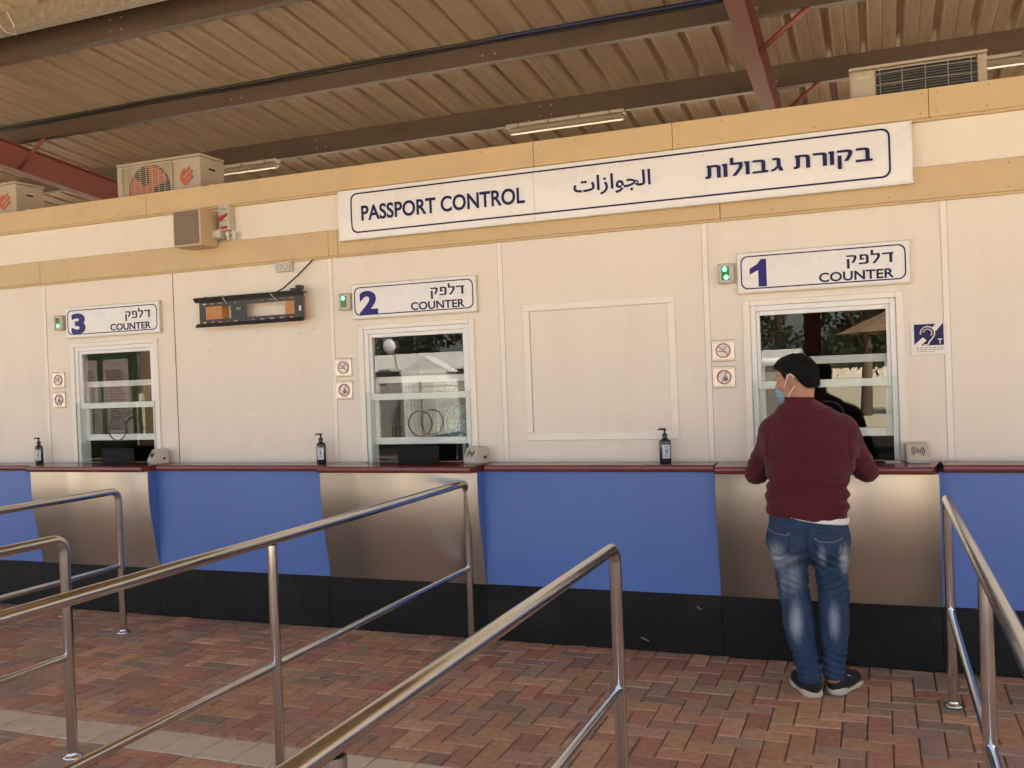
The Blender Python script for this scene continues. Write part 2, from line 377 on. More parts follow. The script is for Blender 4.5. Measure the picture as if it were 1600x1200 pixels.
# fascia boards
def fascia(z0, z1, joints, yf):
    xs = [BX0] + sorted(joints) + [BX1]
    for a, b in zip(xs[:-1], xs[1:]):
        f = MB(); f.box(a+.0012, b-.0012, yf, -.0006, z0, z1, .004)
        f.box(a+.0012, b-.0012, yf+.012, -.0006, z0-.012, z0-.0004)
        p = f.build('fascia_board', M['fascia'], B)
        s = MB()
        xx = a + 0.04
        while xx < b:
            for zz in (z0+.025, z1-.025):
                if rnd.random() < .8: s.lathe((xx+rnd.uniform(-.01, .01), yf+.0004, zz), [(0.0042, 0), (0.0036, .0016)], 8, axis='y')
            xx += rnd.uniform(.5, .75) if xx > a+.05 else .25
        build_loose(s, 'screw_head', M['gasket'], p)
fascia(2.995, 3.155, (-7.6, -5.114, -1.995, -1.107, 0.301), -.045)
fascia(2.555, 2.732, (-8.8, -6.224, -3.535, -3.462, -0.841), -.040)
# blank hatch panel
hb = MB()
hx0, hx1, hz0, hz1 = -2.122, -1.138, 1.252, 2.127
hb.box(hx0+.044, hx1-.044, -.004, -.0006, hz0+.05, hz1-.045)
hp = hb.build('hatch_panel', M['wall'], B)
h2 = MB()
for a, b, c, d in ((hx0, hx1, hz1-.045, hz1), (hx0, hx1, hz0, hz0+.05), (hx0, hx0+.043, hz0+.0505, hz1-.0455), (hx1-.043, hx1, hz0+.0505, hz1-.0455)):
    h2.box(a, b, -.012, -.0006, c, d, .003)
h2.build('hatch_frame', M['trim'], hp)
h3 = MB(); h3.box(hx0+.046, hx1-.046, -.0052, -.0042, hz1-.0485, hz1-.046); h3.box(hx0+.046, hx0+.0485, -.0052, -.0042, hz0+.052, hz1-.047)
build_loose(h3, 'hatch_gap', M['joint'], hp)
# faint residue and holes on the wall between windows 3 and 2
rs = MB()
for k in range(3): rs.box(-4.32+k*.042, -4.32+k*.042+.034, -.0016, -.0006, 1.455, 1.472)
build_loose(rs, 'adhesive_residue', M['trim'], B)
rs = MB()
for hx, hz in ((-4.63, 1.945), (-4.18, 2.065), (-3.83, 2.03), (-3.70, 2.06), (-1.30, 1.42), (-2.6, 1.42)): rs.lathe((hx, -.0004, hz), [(.0045, 0), (.004, .0012)], 8, axis='y')
build_loose(rs, 'screw_hole', M['gasket'], B)

def window(c, lift):
    f = MB(); z0, z1 = 1.118, 2.062
    # casing trim on the wall face
    f.box(c-.437, c-.398, -.014, -.0006, z0, z1, .003); f.box(c+.398, c+.437, -.014, -.0006, z0, z1, .003)
    f.box(c-.3975, c+.3975, -.014, -.0006, 2.030, z1, .003)
    w = f.build('window', M['trim'], B)
    g = MB()      # outer frame inside the opening
    g.box(c-.394, c-.366, -.004, .095, 1.09, 2.029, .002); g.box(c+.366, c+.394, -.004, .095, 1.09, 2.029, .002)
    g.box(c-.3655, c+.3655, -.004, .095, 1.998, 2.029, .002); g.box(c-.3655, c+.3655, .004, .095, 1.09, 1.113)
    g.build('window_frame', M['frame'], w)
    s = MB()      # upper fixed sash
    s.box(c-.3650, c-.345, .012, .045, 1.54, 1.9975, .002); s.box(c+.345, c+.3650, .012, .045, 1.54, 1.9975, .002)
    s.box(c-.3445, c+.3445, .012, .045, 1.972, 1.9975, .002); s.box(c-.3445, c+.3445, .010, .046, 1.540, 1.584, .003)
    s.build('upper_sash', M['frame'], w)
    t = MB(); b0 = 1.254 + lift; t0 = 1.676 + lift
    t.box(c-.3650, c-.330, .052, .088, b0, t0+.045, .002); t.box(c+.330, c+.3650, .052, .088, b0, t0+.045, .002)
    t.box(c-.3295, c+.3295, .052, .088, t0, t0+.045, .003); t.box(c-.3295, c+.3295, .052, .088, b0, b0+.047, .003)
    t.build('lower_sash', M['frame'], w)
    def pane(x0, x1, z0, z1, y, name, m):
        return obj(name, [(x0, y, z0), (x1, y, z0), (x1, y, z1), (x0, y, z1)], [(0, 1, 2, 3)], m, w)
    pane(c-.346, c+.346, 1.582, 1.974, .030, 'upper_pane', M['glass'])
    pane(c-.332, c+.332, b0+.045, t0+.002, .070, 'lower_pane', M['glass'])
    # front screen of glass over the lower half
    e = MB(); x0, x1, zz0, zz1 = c-.392, c+.392, 1.119, 1.592
    e.add([(x0, -.016, zz0), (x1, -.016, zz0), (x1, -.016, zz1), (x0, -.016, zz1), (x0, -.010, zz0), (x1, -.010, zz0), (x1, -.010, zz1), (x0, -.010, zz1)], [[0, 1, 2, 3]], 0)
    e.add([(x0, -.016, zz0), (x1, -.016, zz0), (x1, -.016, zz1), (x0, -.016, zz1), (x0, -.010, zz0), (x1, -.010, zz0), (x1, -.010, zz1), (x0, -.010, zz1)], [[3, 2, 6, 7], [0, 3, 7, 4], [1, 5, 6, 2]], 1)
    e.build('glass_screen', [M['plexi'], M['glass_edge']], w)
    # speech ring
    q = MB(); ring_strip(q, circle(c+.022, 1.375, .090, 40), circle(c+.022, 1.375, .082, 40), -.022, .0055)
    q.build('speech_ring', M['black'], w)
    return w
for c, l in WC: window(c, l)

# ------------------------------------------------------------------ service counter
CT = 1.115
K = thing('service_counter', 'long service counter with mahogany top, blue and brushed steel front panels and black plinth', 'counter', (-3, -.19, 0))
bays = [(-6.140, -4.985), (-3.520, -2.362), (-0.890, 0.281)]
def nosing(y_front, zt=CT, th=.042):   # rounded front edge profile (y,z), counter clockwise
    p = [(-.0006, zt), (-.0006, zt-th)]
    for k in range(7):
        a = R(-90 + 180*k/6); p.append((y_front + th/2*0.7 - th/2*0.7*math.cos(a), zt-th/2 + th/2*math.sin(a)))
    return p
xs = [BX0]
for a, b in bays: xs += [a-.012, b+.022]
xs.append(BX1)
for k in range(0, len(xs), 2):
    t = MB(); t.prism_x(nosing(-.225), xs[k]+.001, xs[k+1]-.001); t.build('countertop', M['counter'], K)
for a, b in bays:
    t = MB(); x0, x1 = a-.012, b+.022
    yf = -.325; prof = [(0.0, CT)]
    sec = nosing(yf); n = len(sec)
    # ends are mitred back towards the wall: narrower at the front
    vs = []
    for xx, sg in ((x0, 1), (x1, -1)):
        for (y, z) in sec:
            d = max(0, (-y - .225)/.1)*.055
            vs.append((xx + (sg*d if xx == x1 else sg*d*0.4) , y, z))
    fs = [list(range(n)), list(range(2*n-1, n-1, -1))] + [[i, i+n, (i+1) % n+n, (i+1) % n] for i in range(n)]
    t.add(vs, fs); t.build('countertop', M['counter'], K)
# front panels
bx = [BX0] + [v for ab in bays for v in ab] + [BX1]
for k in range(0, len(bx), 2):
    p = MB(); p.box(bx[k]+.0005, bx[k+1]-.0005, -.192, -.172, .3545, CT-.0425); p.build('blue_panel', M['blue'], K)
def bow(t):      # upright at the top, then curving inwards and running straight down to the plinth
    u = max(0, t-.12); return -.283 + .089*(u*u/.9 if u < .45 else .225 + (u-.45)*1.0)/.655
for a, b in bays:
    N = 22; vs = []; fs = []
    for k in range(N+1):
        t = k/N; z = CT-.043 - t*(CT-.043-.352); y = bow(t)
        vs += [(a+.003, y, z), (b-.003, y, z), (a+.003, y+.004, z), (b-.003, y+.004, z)]
    for k in range(N):
        o = 4*k; fs += [[o, o+1, o+5, o+4], [o+2, o+6, o+7, o+3], [o, o+4, o+6, o+2], [o+1, o+3, o+7, o+5]]
    p = MB(); p.add(vs, fs, 0, True); pn = p.build('steel_panel', M['steel_panel'], K)
    e = MB()
    out = [(bow(k/N)+.0045, CT-.043-k/N*(CT-.043-.352)) for k in range(N+1)] + [(-.1715, .352), (-.1715, CT-.043)]
    e.prism_x(out, a+.0012, a+.012); e.prism_x(out, b-.012, b-.0012)
    build_loose(e, 'side_cheek', M['blue'], K)
jx = [BX0, -7.4, -6.166, -4.999, -3.537, -2.377, -0.886, .276, 2.2, BX1]
for a, b in zip(jx[:-1], jx[1:]):
    p = MB(); p.box(a+.0013, b-.0013, -.190, -.172, .004, .3515, .0015); p.build('plinth_panel', M['plinth'], K)
p = MB(); p.box(BX0, BX1, -.171, -.10, .002, .40); p.build('plinth_backing', M['gasket'], K)
sc = MB()
for (sx, sz, l, a) in ((-.50, .245, .075, 88), (-1.02, .275, .03, 40), (-1.35, .07, .05, 20)):
    sc.box(sx-l/2, sx+l/2, -.1915, -.1903, sz-.004, sz+.004, rot=Matrix.Rotation(R(a), 3, 'Y'))
build_loose(sc, 'scuff_mark', M['galv'], K)

# ------------------------------------------------------------------ signs
HEB = {'ו': [[(-.06, 1), (.2, 1), (.2, 0), (0, 0), (0, .83), (-.06, .83)]],
 'ד': [[(0, 1), (.80, 1), (.80, .83), (.70, .83), (.70, 0), (.50, 0), (.50, .83), (0, .83)]],
 'ר': [[(0, 1), (.45, 1), (.60, .95), (.66, .83), (.66, 0), (.46, 0), (.46, .75), (.40, .83), (0, .83)]],
 'ב': [[(.02, 1), (.45, 1), (.60, .94), (.65, .80), (.65, .17), (.78, .17), (.78, 0), (0, 0), (0, .17), (.45, .17), (.45, .76), (.40, .83), (.02, .83)]],
 'ת': [[(.08, 1), (.58, 1), (.74, .94), (.80, .80), (.80, 0), (.60, 0), (.60, .76), (.55, .83), (.32, .83), (.32, .22), (.28, .06), (.17, 0), (0, 0), (0, .16), (.08, .17), (.12, .24), (.12, .83), (.08, .83)]],
 'ג': [[(.08, 1), (.32, 1), (.44, .94), (.48, .82), (.48, .42), (.62, 0), (.42, 0), (.35, .24), (.18, .05), (0, 0), (0, .16), (.12, .20), (.28, .38), (.28, .83), (.08, .83)]],
 'ל': [[(0, 1.38), (.18, 1.38), (.18, 1.0), (.64, 1.0), (.64, .66), (.58, .48), (.30, 0), (.08, 0), (.40, .52), (.44, .64), (.44, .83), (0, .83)]],
 'פ': [[(.06, 1), (.48, 1), (.64, .94), (.70, .80), (.70, .18), (.64, .05), (.50, 0), (0, 0), (0, .17), (.44, .17), (.50, .24), (.50, .76), (.45, .83), (.24, .83), (.24, .60), (.38, .60), (.38, .45), (.06, .45)]],
 'ק': [[(0, 1), (.52, 1), (.68, .93), (.72, .80), (.70, .60), (.52, .18), (.33, .18), (.50, .62), (.52, .76), (.46, .83), (0, .83)], [(.02, .62), (.21, .62), (.21, -.36), (.02, -.36)]]}
def hebrew(text, x0, x1, z0, z1, y, m, parent, gap=.14):
    """letters set right to left; z0..z1 is the body height of a square letter"""
    polys, cur = [], 0.0
    for ch in reversed(text):
        if ch == ' ': cur += .34; continue
        w = max(p[0] for q in HEB[ch] for p in q)
        polys += [[(cur+px, pz) for px, pz in q] for q in HEB[ch]]; cur += w + gap
    tot = cur - gap; f = MB()
    for q in polys: f.prism([(x0 + px/tot*(x1-x0), z0 + pz*(z1-z0)) for px, pz in q], y-.0012, y)
    return f.build('lettering', m, parent)
def sign_border(parent, x0, x1, z0, z1, r, w, y):
    q = MB(); ring_strip(q, rrect(x0, x1, z0, z1, r), rrect(x0+w, x1-w, z0+w, z1-w, r-w*.6), y)
    return q.build('border_line', M['navy'], parent)
S = thing('passport_control_sign', 'long white lightbox sign reading PASSPORT CONTROL in English, Arabic and Hebrew', 'sign', (-1.6, -.05, 2.82))
p = MB()
def bigbox(x0, x1):   # gently bellied face with a lower lip
    prof = [(-.0465, 2.655), (-.0465, 2.982)] + [(-.078 - .012*math.sin(math.pi*(k/10)), 2.982 - k/10*.318) for k in range(11)] + [(-.092, 2.662), (-.092, 2.648), (-.0465, 2.648)]
    out = []
    for q in prof:
        if q not in out: out.append(q)
    p.prism_x(out[1:] , x0, x1)
bigbox(-3.412, -1.9885); bigbox(-1.9865, .207)
p.build('sign_panel', M['sign'], S)
q = MB(); q.box(-3.416, .211, -.094, -.0468, 2.640, 2.6475, .002); q.box(-3.4155, -3.4125, -.088, -.0468, 2.648, 2.983); q.box(.2075, .2105, -.088, -.0468, 2.648, 2.983)
q.build('sign_frame', M['frame'], S)
def bigy(z): return -.078 - .012*math.sin(math.pi*min(1, max(0, (2.982-z)/.318))) - .0016
def curve_to_face(o):
    off = root_loc(o.parent)
    for v in o.data.vertices:
        z = v.co.z + off.z; v.co.y = bigy(z) - off.y - .0004 + ((v.co.y + off.y) + .09)
    o.data.update()
def dens(o, i, n=8):
    a, b_ = [], []
    for k in range(len(o)):
        for t in range(n):
            for src, dst in ((o, a), (i, b_)):
                p, q = src[k], src[(k+1) % len(src)]; dst.append((p[0]+(q[0]-p[0])*t/n, p[1]+(q[1]-p[1])*t/n))
    return a, b_
b = MB(); ring_strip(b, *dens(rrect(-3.315, .100, 2.685, 2.958, .045), rrect(-3.3045, .0895, 2.6955, 2.9475, .038)), -.09, 0.0005)
curve_to_face(b.build('border_line', M['navy'], S))
def big_text(s, x0, x1, z0, z1, off):
    o = lettering('lettering', s, x0, x1, z0, z1, -.09, M['navy'], S, off)
    ofs = root_loc(S)
    for v in o.data.vertices:
        v.co.y = bigy(v.co.z + ofs.z) - .0008 + (v.co.y + ofs.y + .09) - ofs.y
    return o
big_text('PASSPORT CONTROL', -3.232, -2.046, 2.762, 2.866, .022)
big_text('\uFE95\uFE8D\uFEAF\uFE8D\uFEEE\uFEA0\uFEDF\uFE8D', -1.722, -1.236, 2.762, 2.886, .016)
o = hebrew('בקורת גבולות', -.910, .008, 2.785, 2.862, -.0955, M['navy'], S)
for v in o.data.vertices: v.co.y -= .0006

for (c, dgt, lab) in ((-.287, '1', 'white COUNTER 1 sign above the window where the man stands'),
                      (-2.902, '2', 'white COUNTER 2 sign above the middle window'),
                      (-5.517, '3', 'white COUNTER 3 sign above the leftmost window')):
    s = thing('counter_sign', lab, 'sign', (c, -.01, 2.22), 'numbered counter signs')
    x0, x1, z0, z1 = c-.47, c+.47, 2.101, 2.344
    f = MB(); f.box(x0, x1, -.026, -.0008, z0, z1, .003); f.build('sign_frame', M['signframe'], s)
    f = MB(); f.box(x0+.006, x1-.006, -.0285, -.0262, z0+.011, z1-.006, .001); f.build('sign_panel', M['sign'], s)
    sign_border(s, x0+.022, x1-.022, z0+.026, z1-.022, .04, .007, -.0300)
    if dgt == '1':
        q = MB(); q.prism([(c-.397, 2.247), (c-.397, 2.213), (c-.348, 2.236), (c-.348, 2.139), (c-.301, 2.139), (c-.301, 2.299), (c-.333, 2.299), (c-.352, 2.272)], -.0300, -.0288)
        q.build('number', M['indigo'], s)
    else: lettering('number', dgt, c-.408, c-.264, 2.130, 2.294, -.0292, M['indigo'], s, .045)
    hebrew('דלפק', c+.139, c+.386, 2.226, 2.281, -.0288, M['navy'], s)
    lettering('lettering', 'COUNTER', c-.012, c+.385, 2.139, 2.193, -.0292, M['navy'], s, .022)

LT = [(-.819, 2, 'small green status light box glowing with two lamps beside the COUNTER 1 sign'),
      (-3.421, 1, 'small green status light box with one bright lamp beside the COUNTER 2 sign'),
      (-6.048, 0, 'small dim status light box beside the COUNTER 3 sign')]
for c, on, lab in LT:
    s = thing('status_light', lab, 'light', (c, 0, 2.228), 'status lights beside the counter signs')
    f = MB(); f.box(c-.045, c+.045, -.048, -.0008, 2.170, 2.288, .006); f.build('housing', M['grey_plastic'], s)
    f = MB(); f.box(c-.026, c+.020, -.0500, -.0482, 2.190, 2.268, .001); f.build('lens', M['led_lens' if on == 2 else 'led_dim'], s)
    up = MB(); up.lathe((c-.006, -.0501, 2.253), [(.0125, 0), (.010, .002), (.001, .003)], 16, axis='y')
    lo = MB(); lo.lathe((c+.002, -.0501, 2.206), [(.0125, 0), (.010, .002), (.001, .003)], 16, axis='y')
    up.build('bulb', M['led'] if on else M['led_amber'], s)
    if on == 2: lo.build('bulb', M['led'], s)
    elif on == 0: lo.build('bulb', M['led'], s)
    sc = MB()
    for dx in (-.037, .037):
        for dz in (-.050, .050): sc.lathe((c+dx, -.0481, 2.229+dz), [(.004, 0), (.003, .001)], 8, axis='y')
    build_loose(sc, 'screw_head', M['text_grey'], s)

def no_sign(c, z, kind, lab):
    s = thing('prohibition_sign', lab, 'sign', (c, 0, z), 'small prohibition signs beside the windows')
    h = .0655
    f = MB(); f.box(c-h, c+h, -.010, -.0008, z-h, z+h, .003); f.build('sign_plate', M['plate'], s)
    f = MB(); f.box(c-h+.004, c+h-.004, -.0125, -.0102, z+h-.016, z+h-.003, .001); f.box(c-h+.004, c+h-.004, -.0125, -.0102, z-h+.003, z-h+.015, .001); build_loose(f, 'sign_rim', M['signframe'], s)
    d = MB(); d.prism(circle(c, z, .041), -.0114, -.0103); d.build('disc', M['white_vinyl'], s)
    g = MB()
    if kind == 'smoke':
        g.box(c-.030, c-.006, -.0126, -.0118, z-.008, z-.002); g.box(c-.005, c+.020, -.0126, -.0118, z-.0065, z-.0035)
        for k in range(3): g.tube([(c+.004+k*.007, -.0124, z+.004), (c-.001+k*.008, -.0124, z+.012), (c+.006+k*.007, -.0124, z+.019), (c+.002+k*.006, -.0124, z+.026)], .0011, 5)
    else:
        pts = [(c-.020+.010*math.cos(a)*1.2, z+.010+.018*math.sin(a)) for a in [R(60+15*k) for k in range(11)]]
        g.tube([(a, -.0126, b) for a, b in pts], [.0040, .0030]+[.0022]*7+[.0030, .0040], 6)
        g.prism([(c+.002, z-.028), (c+.026, z-.018), (c+.016, z+.006), (c-.004, z-.004)], -.0126, -.0118)
    g.build('pictogram', M['text_grey'], s)
    q = MB(); ring_strip(q, circle(c, z, .0435), circle(c, z, .0370), -.0140)
    a = R(-42) if kind == 'smoke' else R(62)
    q.box(c-.040, c+.040, -.0143, -.0131, z-.0027, z+.0027, rot=Matrix.Rotation(-a, 3, 'Y'), piv=(c, -.0136, z))
    q.build('prohibition_mark', M['red_vinyl'], s)
for c, w in ((-.856, 'beside the window where the man stands'), (-3.470, 'beside the middle window'), (-6.110, 'beside the leftmost window')):
    no_sign(c, 1.776, 'smoke', 'square no smoking sign, upper of the pair ' + w)
    no_sign(c, 1.618, 'phone', 'square no phones sign, lower of the pair ' + w)

# hearing loop sign
s = thing('hearing_loop_sign', 'square blue and white ear symbol sign right of the counter 1 window', 'sign', (.264, 0, 1.79))
x0, x1, z0, z1 = .173, .356, 1.704, 1.876
f = MB(); f.box(x0, x1, -.007, -.0008, z0, z1, .0015); f.build('sign_plate', M['white_vinyl'], s)
bx0, bx1, bz0, bz1 = x0+.017, x1-.017, z0+.050, z1-.004
f = MB(); f.box(bx0, bx1, -.0082, -.0071, bz0, bz1); f.build('blue_field', M['navy'], s)
g = MB(); g.prism([(bx0, bz0), (bx0+.034, bz0), (bx0+.062, bz0+.028), (bx0+.044, bz0+.046), (bx0, bz0+.006)], -.0094, -.0083)
g.prism([(bx1-.060, bz1-.026), (bx1-.038, bz1-.040), (bx1-.004, bz1), (bx1-.040, bz1)], -.0094, -.0083)
cx, cz = bx0+.068, bz0+.068
outer = [(cx+.036*math.cos(R(a)), cz+.036*math.sin(R(a))) for a in range(190, -31, -12)] + [(cx+.020, cz-.034), (cx+.008, cz-.048), (cx+.002, cz-.062), (cx-.012, cz-.066), (cx-.020, cz-.062)]
g.tube([(a, -.0092, b) for a, b in outer], .0036, 8)
inner = [(cx+.022*math.cos(R(a)), cz+.022*math.sin(R(a))) for a in range(170, -21, -14)] + [(cx+.017, cz-.014)]
g.tube([(a, -.0092, b) for a, b in inner], .0028, 8)
g.box(bx1-.030, bx1-.008, -.0094, -.0083, bz0+.030, bz0+.035); g.box(bx1-.0215, bx1-.0165, -.0094, -.0083, bz0+.008, bz0+.030)
g.build('ear_symbol', M['white_vinyl'], s)
g = MB()
for r_ in range(3):
    xx = bx0+.010
    while xx < bx1-.008 - (0.04 if r_ == 2 else 0):
        w = rnd.uniform(.006, .020); g.box(xx, min(xx+w, bx1-.004), -.0082, -.0072, z0+.036-r_*.0105, z0+.0395-r_*.0105); xx += w+.005
g.build('small_print', M['text_grey'], s)

# ------------------------------------------------------------------ things on the wall
s = thing('wall_socket', 'white double wall socket tucked under the fascia board', 'socket', (-3.918, 0, 2.51))
f = MB(); f.box(-3.985, -3.850, -.030, -.0008, 2.476, 2.548, .004); f.build('socket_box', M['grey_plastic'], s)
f = MB(); f.box(-3.983, -3.868, -.034, -.0302, 2.478, 2.544, .003); f.build('socket_plate', M['light_grey'], s)
f = MB()
for cx in (-3.953, -3.900):
    ring_strip(f, circle(cx, 2.511, .024, 24), circle(cx, 2.511, .0205, 24), -.0356)
    for a in (90, 210, 330): f.box(cx-.0025, cx+.0025, -.0356, -.0342, 2.515, 2.523, rot=Matrix.Rotation(R(a-90), 3, 'Y'), piv=(cx, -.035, 2.511))
build_loose(f, 'outlet_mark', M['text_grey'], s)

T = thing('tv_bracket', 'empty black television wall bracket on orange wooden blocks', 'bracket', (-4.18, 0, 2.22))
bx0, bx1, bz0, bz1 = -4.640, -3.722, 2.118, 2.325
yb = -.082
f = MB()
def plate_with_holes(x0, x1, z0, z1, holes, y0, y1):
    xs = sorted({x0, x1, *[h[0] for h in holes], *[h[1] for h in holes]}); zs = sorted({z0, z1, *[h[2] for h in holes], *[h[3] for h in holes]})
    for a, b in zip(xs[:-1], xs[1:]):
        for c, d in zip(zs[:-1], zs[1:]):
            mx, mz = (a+b)/2, (c+d)/2
            if not any(h[0] < mx < h[1] and h[2] < mz < h[3] for h in holes): f.box(a, b, y0, y1, c, d)
H = [(-4.573, -4.345, 2.168, 2.262), (-4.210, -3.803, 2.168, 2.262)]
for k in range(5):
    for zz in (2.142, 2.277):
        H.append((-4.600+k*.068, -4.600+k*.068+.036, zz, zz+.010)); H.append((-4.180+k*.083, -4.180+k*.083+.038, zz, zz+.010))
plate_with_holes(bx0+.012, bx1-.006, bz0+.022, bz1-.03, H, yb, yb+.004)
f.build('mounting_plate', M['matte_black'], T)
f = MB()
f.prism_x([(yb, bz1-.030), (yb, bz1-.008), (yb-.028, bz1+.004), (yb-.034, bz1-.002), (yb-.012, bz1-.030)], bx0-.015, bx1)
f.box(bx0-.015, bx1, yb+.001, -.04, bz1-.012, bz1-.004); f.build('upper_rail', M['matte_black'], T)
f = MB(); f.prism_x([(yb, bz0+.022), (yb-.006, bz0+.022), (yb-.026, bz0+.002), (yb-.020, bz0-.006), (yb, bz0)], bx0-.008, bx1-.004); f.build('lower_rail', M['matte_black'], T)
f = MB()
for xx in (-4.56, -4.41): f.lathe((xx, yb-.01, bz1+.004), [(.008, 0), (.008, .006)], 10)
f.box(bx1-.10, bx1-.01, yb-.022, yb+.015, bz1+.004, bz1+.022, .003); f.box(bx1-.05, bx1-.006, yb-.03, yb+.02, bz1+.012, bz1+.040, .006)
build_loose(f, 'latch', M['black'], T)
for a, b in ((-4.572, -4.430), (-3.885, -3.766)):
    f = MB(); f.box(a, b, yb+.0045, -.0008, 2.128, 2.300, .003); f.build('wood_block', M['tan_wood'], T)
f = MB(); f.box(-4.290, -4.250, yb-.012, yb-.0005, 2.222, 2.240, .002); f.build('spirit_level', M['green'], T)
f = MB(); f.box(-3.765, -3.748, yb-.002, yb-.0004, 2.188, 2.222); f.build('sticker', M['paper'], T)
for xx, lean in ((-4.385, .01), (-3.975, .03)):
    f = MB(); f.tube([(xx, yb-.036, bz1+.008), (xx+.002, yb-.040, bz1-.01), (xx+lean*.6, yb-.016, bz1-.038), (xx+lean, yb-.004, bz1-.055)], .0016, 6); f.build('cable_tie', M['frame'], T)
f = MB(); f.tube([(-3.60, -.018, 2.552), (-3.655, -.020, 2.550), (-3.675, -.022, 2.543), (-3.70, -.024, 2.522), (-3.80, -.04, 2.435), (-3.90, -.07, 2.352), (-3.945, -.095, 2.325), (-3.985, -.10, 2.318)], .0055, 8)
tag(f.build('power_cable', M['black']), 'black power cable hanging slanted from the fascia to the television bracket', 'cable')

s = thing('wall_speaker', 'square tan boxed loudspeaker with brown front mesh between the fascia boards', 'speaker', (-4.583, -.1, 2.82))
x0, x1, z0, z1 = -4.706, -4.463, 2.690, 2.956
f = MB(); f.box(x0, x1, -.235, -.0465, z0, z1, .005)
f.build('cabinet', mat('tan_cabinet', (.52, .38, .23), .5, var=.06), s)
f = MB(); f.box(x0+.012, x1-.012, -.2385, -.2352, z0+.014, z1-.012, .002); f.build('front_mesh', mat('brown_mesh', (.20, .145, .10), .7, var=.15, scale=90, bump=.4, bscale=320), s)

s = thing('isolator_switch', 'grey isolator switch box with red lever beside the wall speaker', 'switch', (-4.37, 0, 2.87))
f = MB(); f.box(-4.428, -4.338, -.075, -.0008, 2.805, 2.992, .005); f.build('switch_box', M['grey_plastic'], s)
f = MB(); f.lathe((-4.383, -.0755, 2.895), [(.026, 0), (.024, .006)], 20, axis='y'); f.build('dial', M['light_grey'], s)
f = MB(); f.prism([(-4.425, 2.880), (-4.400, 2.872), (-4.345, 2.914), (-4.338, 2.924), (-4.395, 2.908)], -.100, -.082); f.build('lever', M['red_vinyl'], s)
f = MB(); f.box(-4.412, -4.352, -.0768, -.0752, 2.818, 2.838); f.build('warning_label', M['red_vinyl'], s)
f = MB(); 
for k in range(5): f.box(-4.410+k*.011, -4.404+k*.011, -.0765, -.0752, 2.955, 2.965)
f.build('printed_text', M['text_grey'], s)
f = MB()
for xx in (-4.372, -4.318):
    f.tube([(xx, -.05, 2.735), (xx, -.05, 2.765)], .010, 10); f.tube([(xx, -.05, 2.765), (xx, -.05, 2.800)], .018, 10); f.tube([(xx, -.05, 2.780), (xx, -.05, 2.788)], .021, 10)
build_loose(f, 'cable_gland', M['light_grey'], s)
s = thing('junction_box', 'small plain white junction box between the speaker and the isolator switch', 'junction box', (-4.46, 0, 2.79))
f = MB(); f.box(-4.458, -4.375+.0, -.110, -.0785, 2.742, 2.800, .006); f.v = [(v[0]-.03, v[1], v[2]+.012) for v in f.v]; f.build('lid', M['light_grey'], s)
f = MB(); f.box(-4.486, -4.407, -.0780, -.0008, 2.750, 2.816, .004); f.build('box_body', M['grey_plastic'], s)

# ------------------------------------------------------------------ things on the counter
def bottle(x, y, lab, rz=0.0):
    s = thing('pump_bottle', lab, 'bottle', (x, y, CT), 'hand sanitiser bottles on the counter')
    s.rotation_euler.z = rz
    f = MB(); prof = [(.004, .001), (.033, .001), (.0355, .005), (.0355, .128), (.033, .138), (.020, .146), (.0145, .150), (.0145, .158)]
    f.lathe((x, y, CT), prof, 28, sx=1.0, sy=.72); f.build('bottle_body', mat('dark_bottle', (.020, .014, .016), .18, var=.1, coat=.3), s)
    f = MB(); f.lathe((x, y, CT), [(.0155, .1585), (.0155, .176), (.007, .179), (.0055, .196), (.011, .198), (.011, .207), (.003, .210)], 18)
    f.tube([(x, y, CT+.203), (x-.030, y-.006, CT+.205), (x-.040, y-.008, CT+.199)], [.007, .0055, .004], 8); f.build('pump', M['black'], s)
    f = MB(); n = 8; vs = []
    for z in (.030, .112):
        for k in range(n+1):
            a = R(-112 + 80*k/n); vs.append((x+.0362*math.cos(a), y+.0362*.72*math.sin(a), CT+z))
    fs = [[k, k+1, n+2+k, n+1+k] for k in range(n)]; f.add(vs, fs, 0, True); lb = f.build('label_sticker', M['label'], s)
    g = MB()
    for z0, z1, a0, a1 in ((.060, .088, -84, -60), (.096, .103, -96, -50), (.040, .044, -92, -52), (.048, .052, -92, -52)):
        vs = []
        for z in (z0, z1):
            for k in range(5):
                a = R(a0 + (a1-a0)*k/4); vs.append((x+.0367*math.cos(a), y+.0367*.72*math.sin(a), CT+z))
        g.add(vs, [[k, k+1, 6+k, 5+k] for k in range(4)], 0, True)
    g.build('label_print', M['label_blue'], lb)
bottle(-1.206, -.100, 'black pump bottle of hand sanitiser under the blank hatch panel', R(4))
bottle(-3.618, -.100, 'black pump bottle of hand sanitiser left of the middle window', R(-3))
bottle(-6.245, -.100, 'black pump bottle of hand sanitiser left of the leftmost window', R(2))

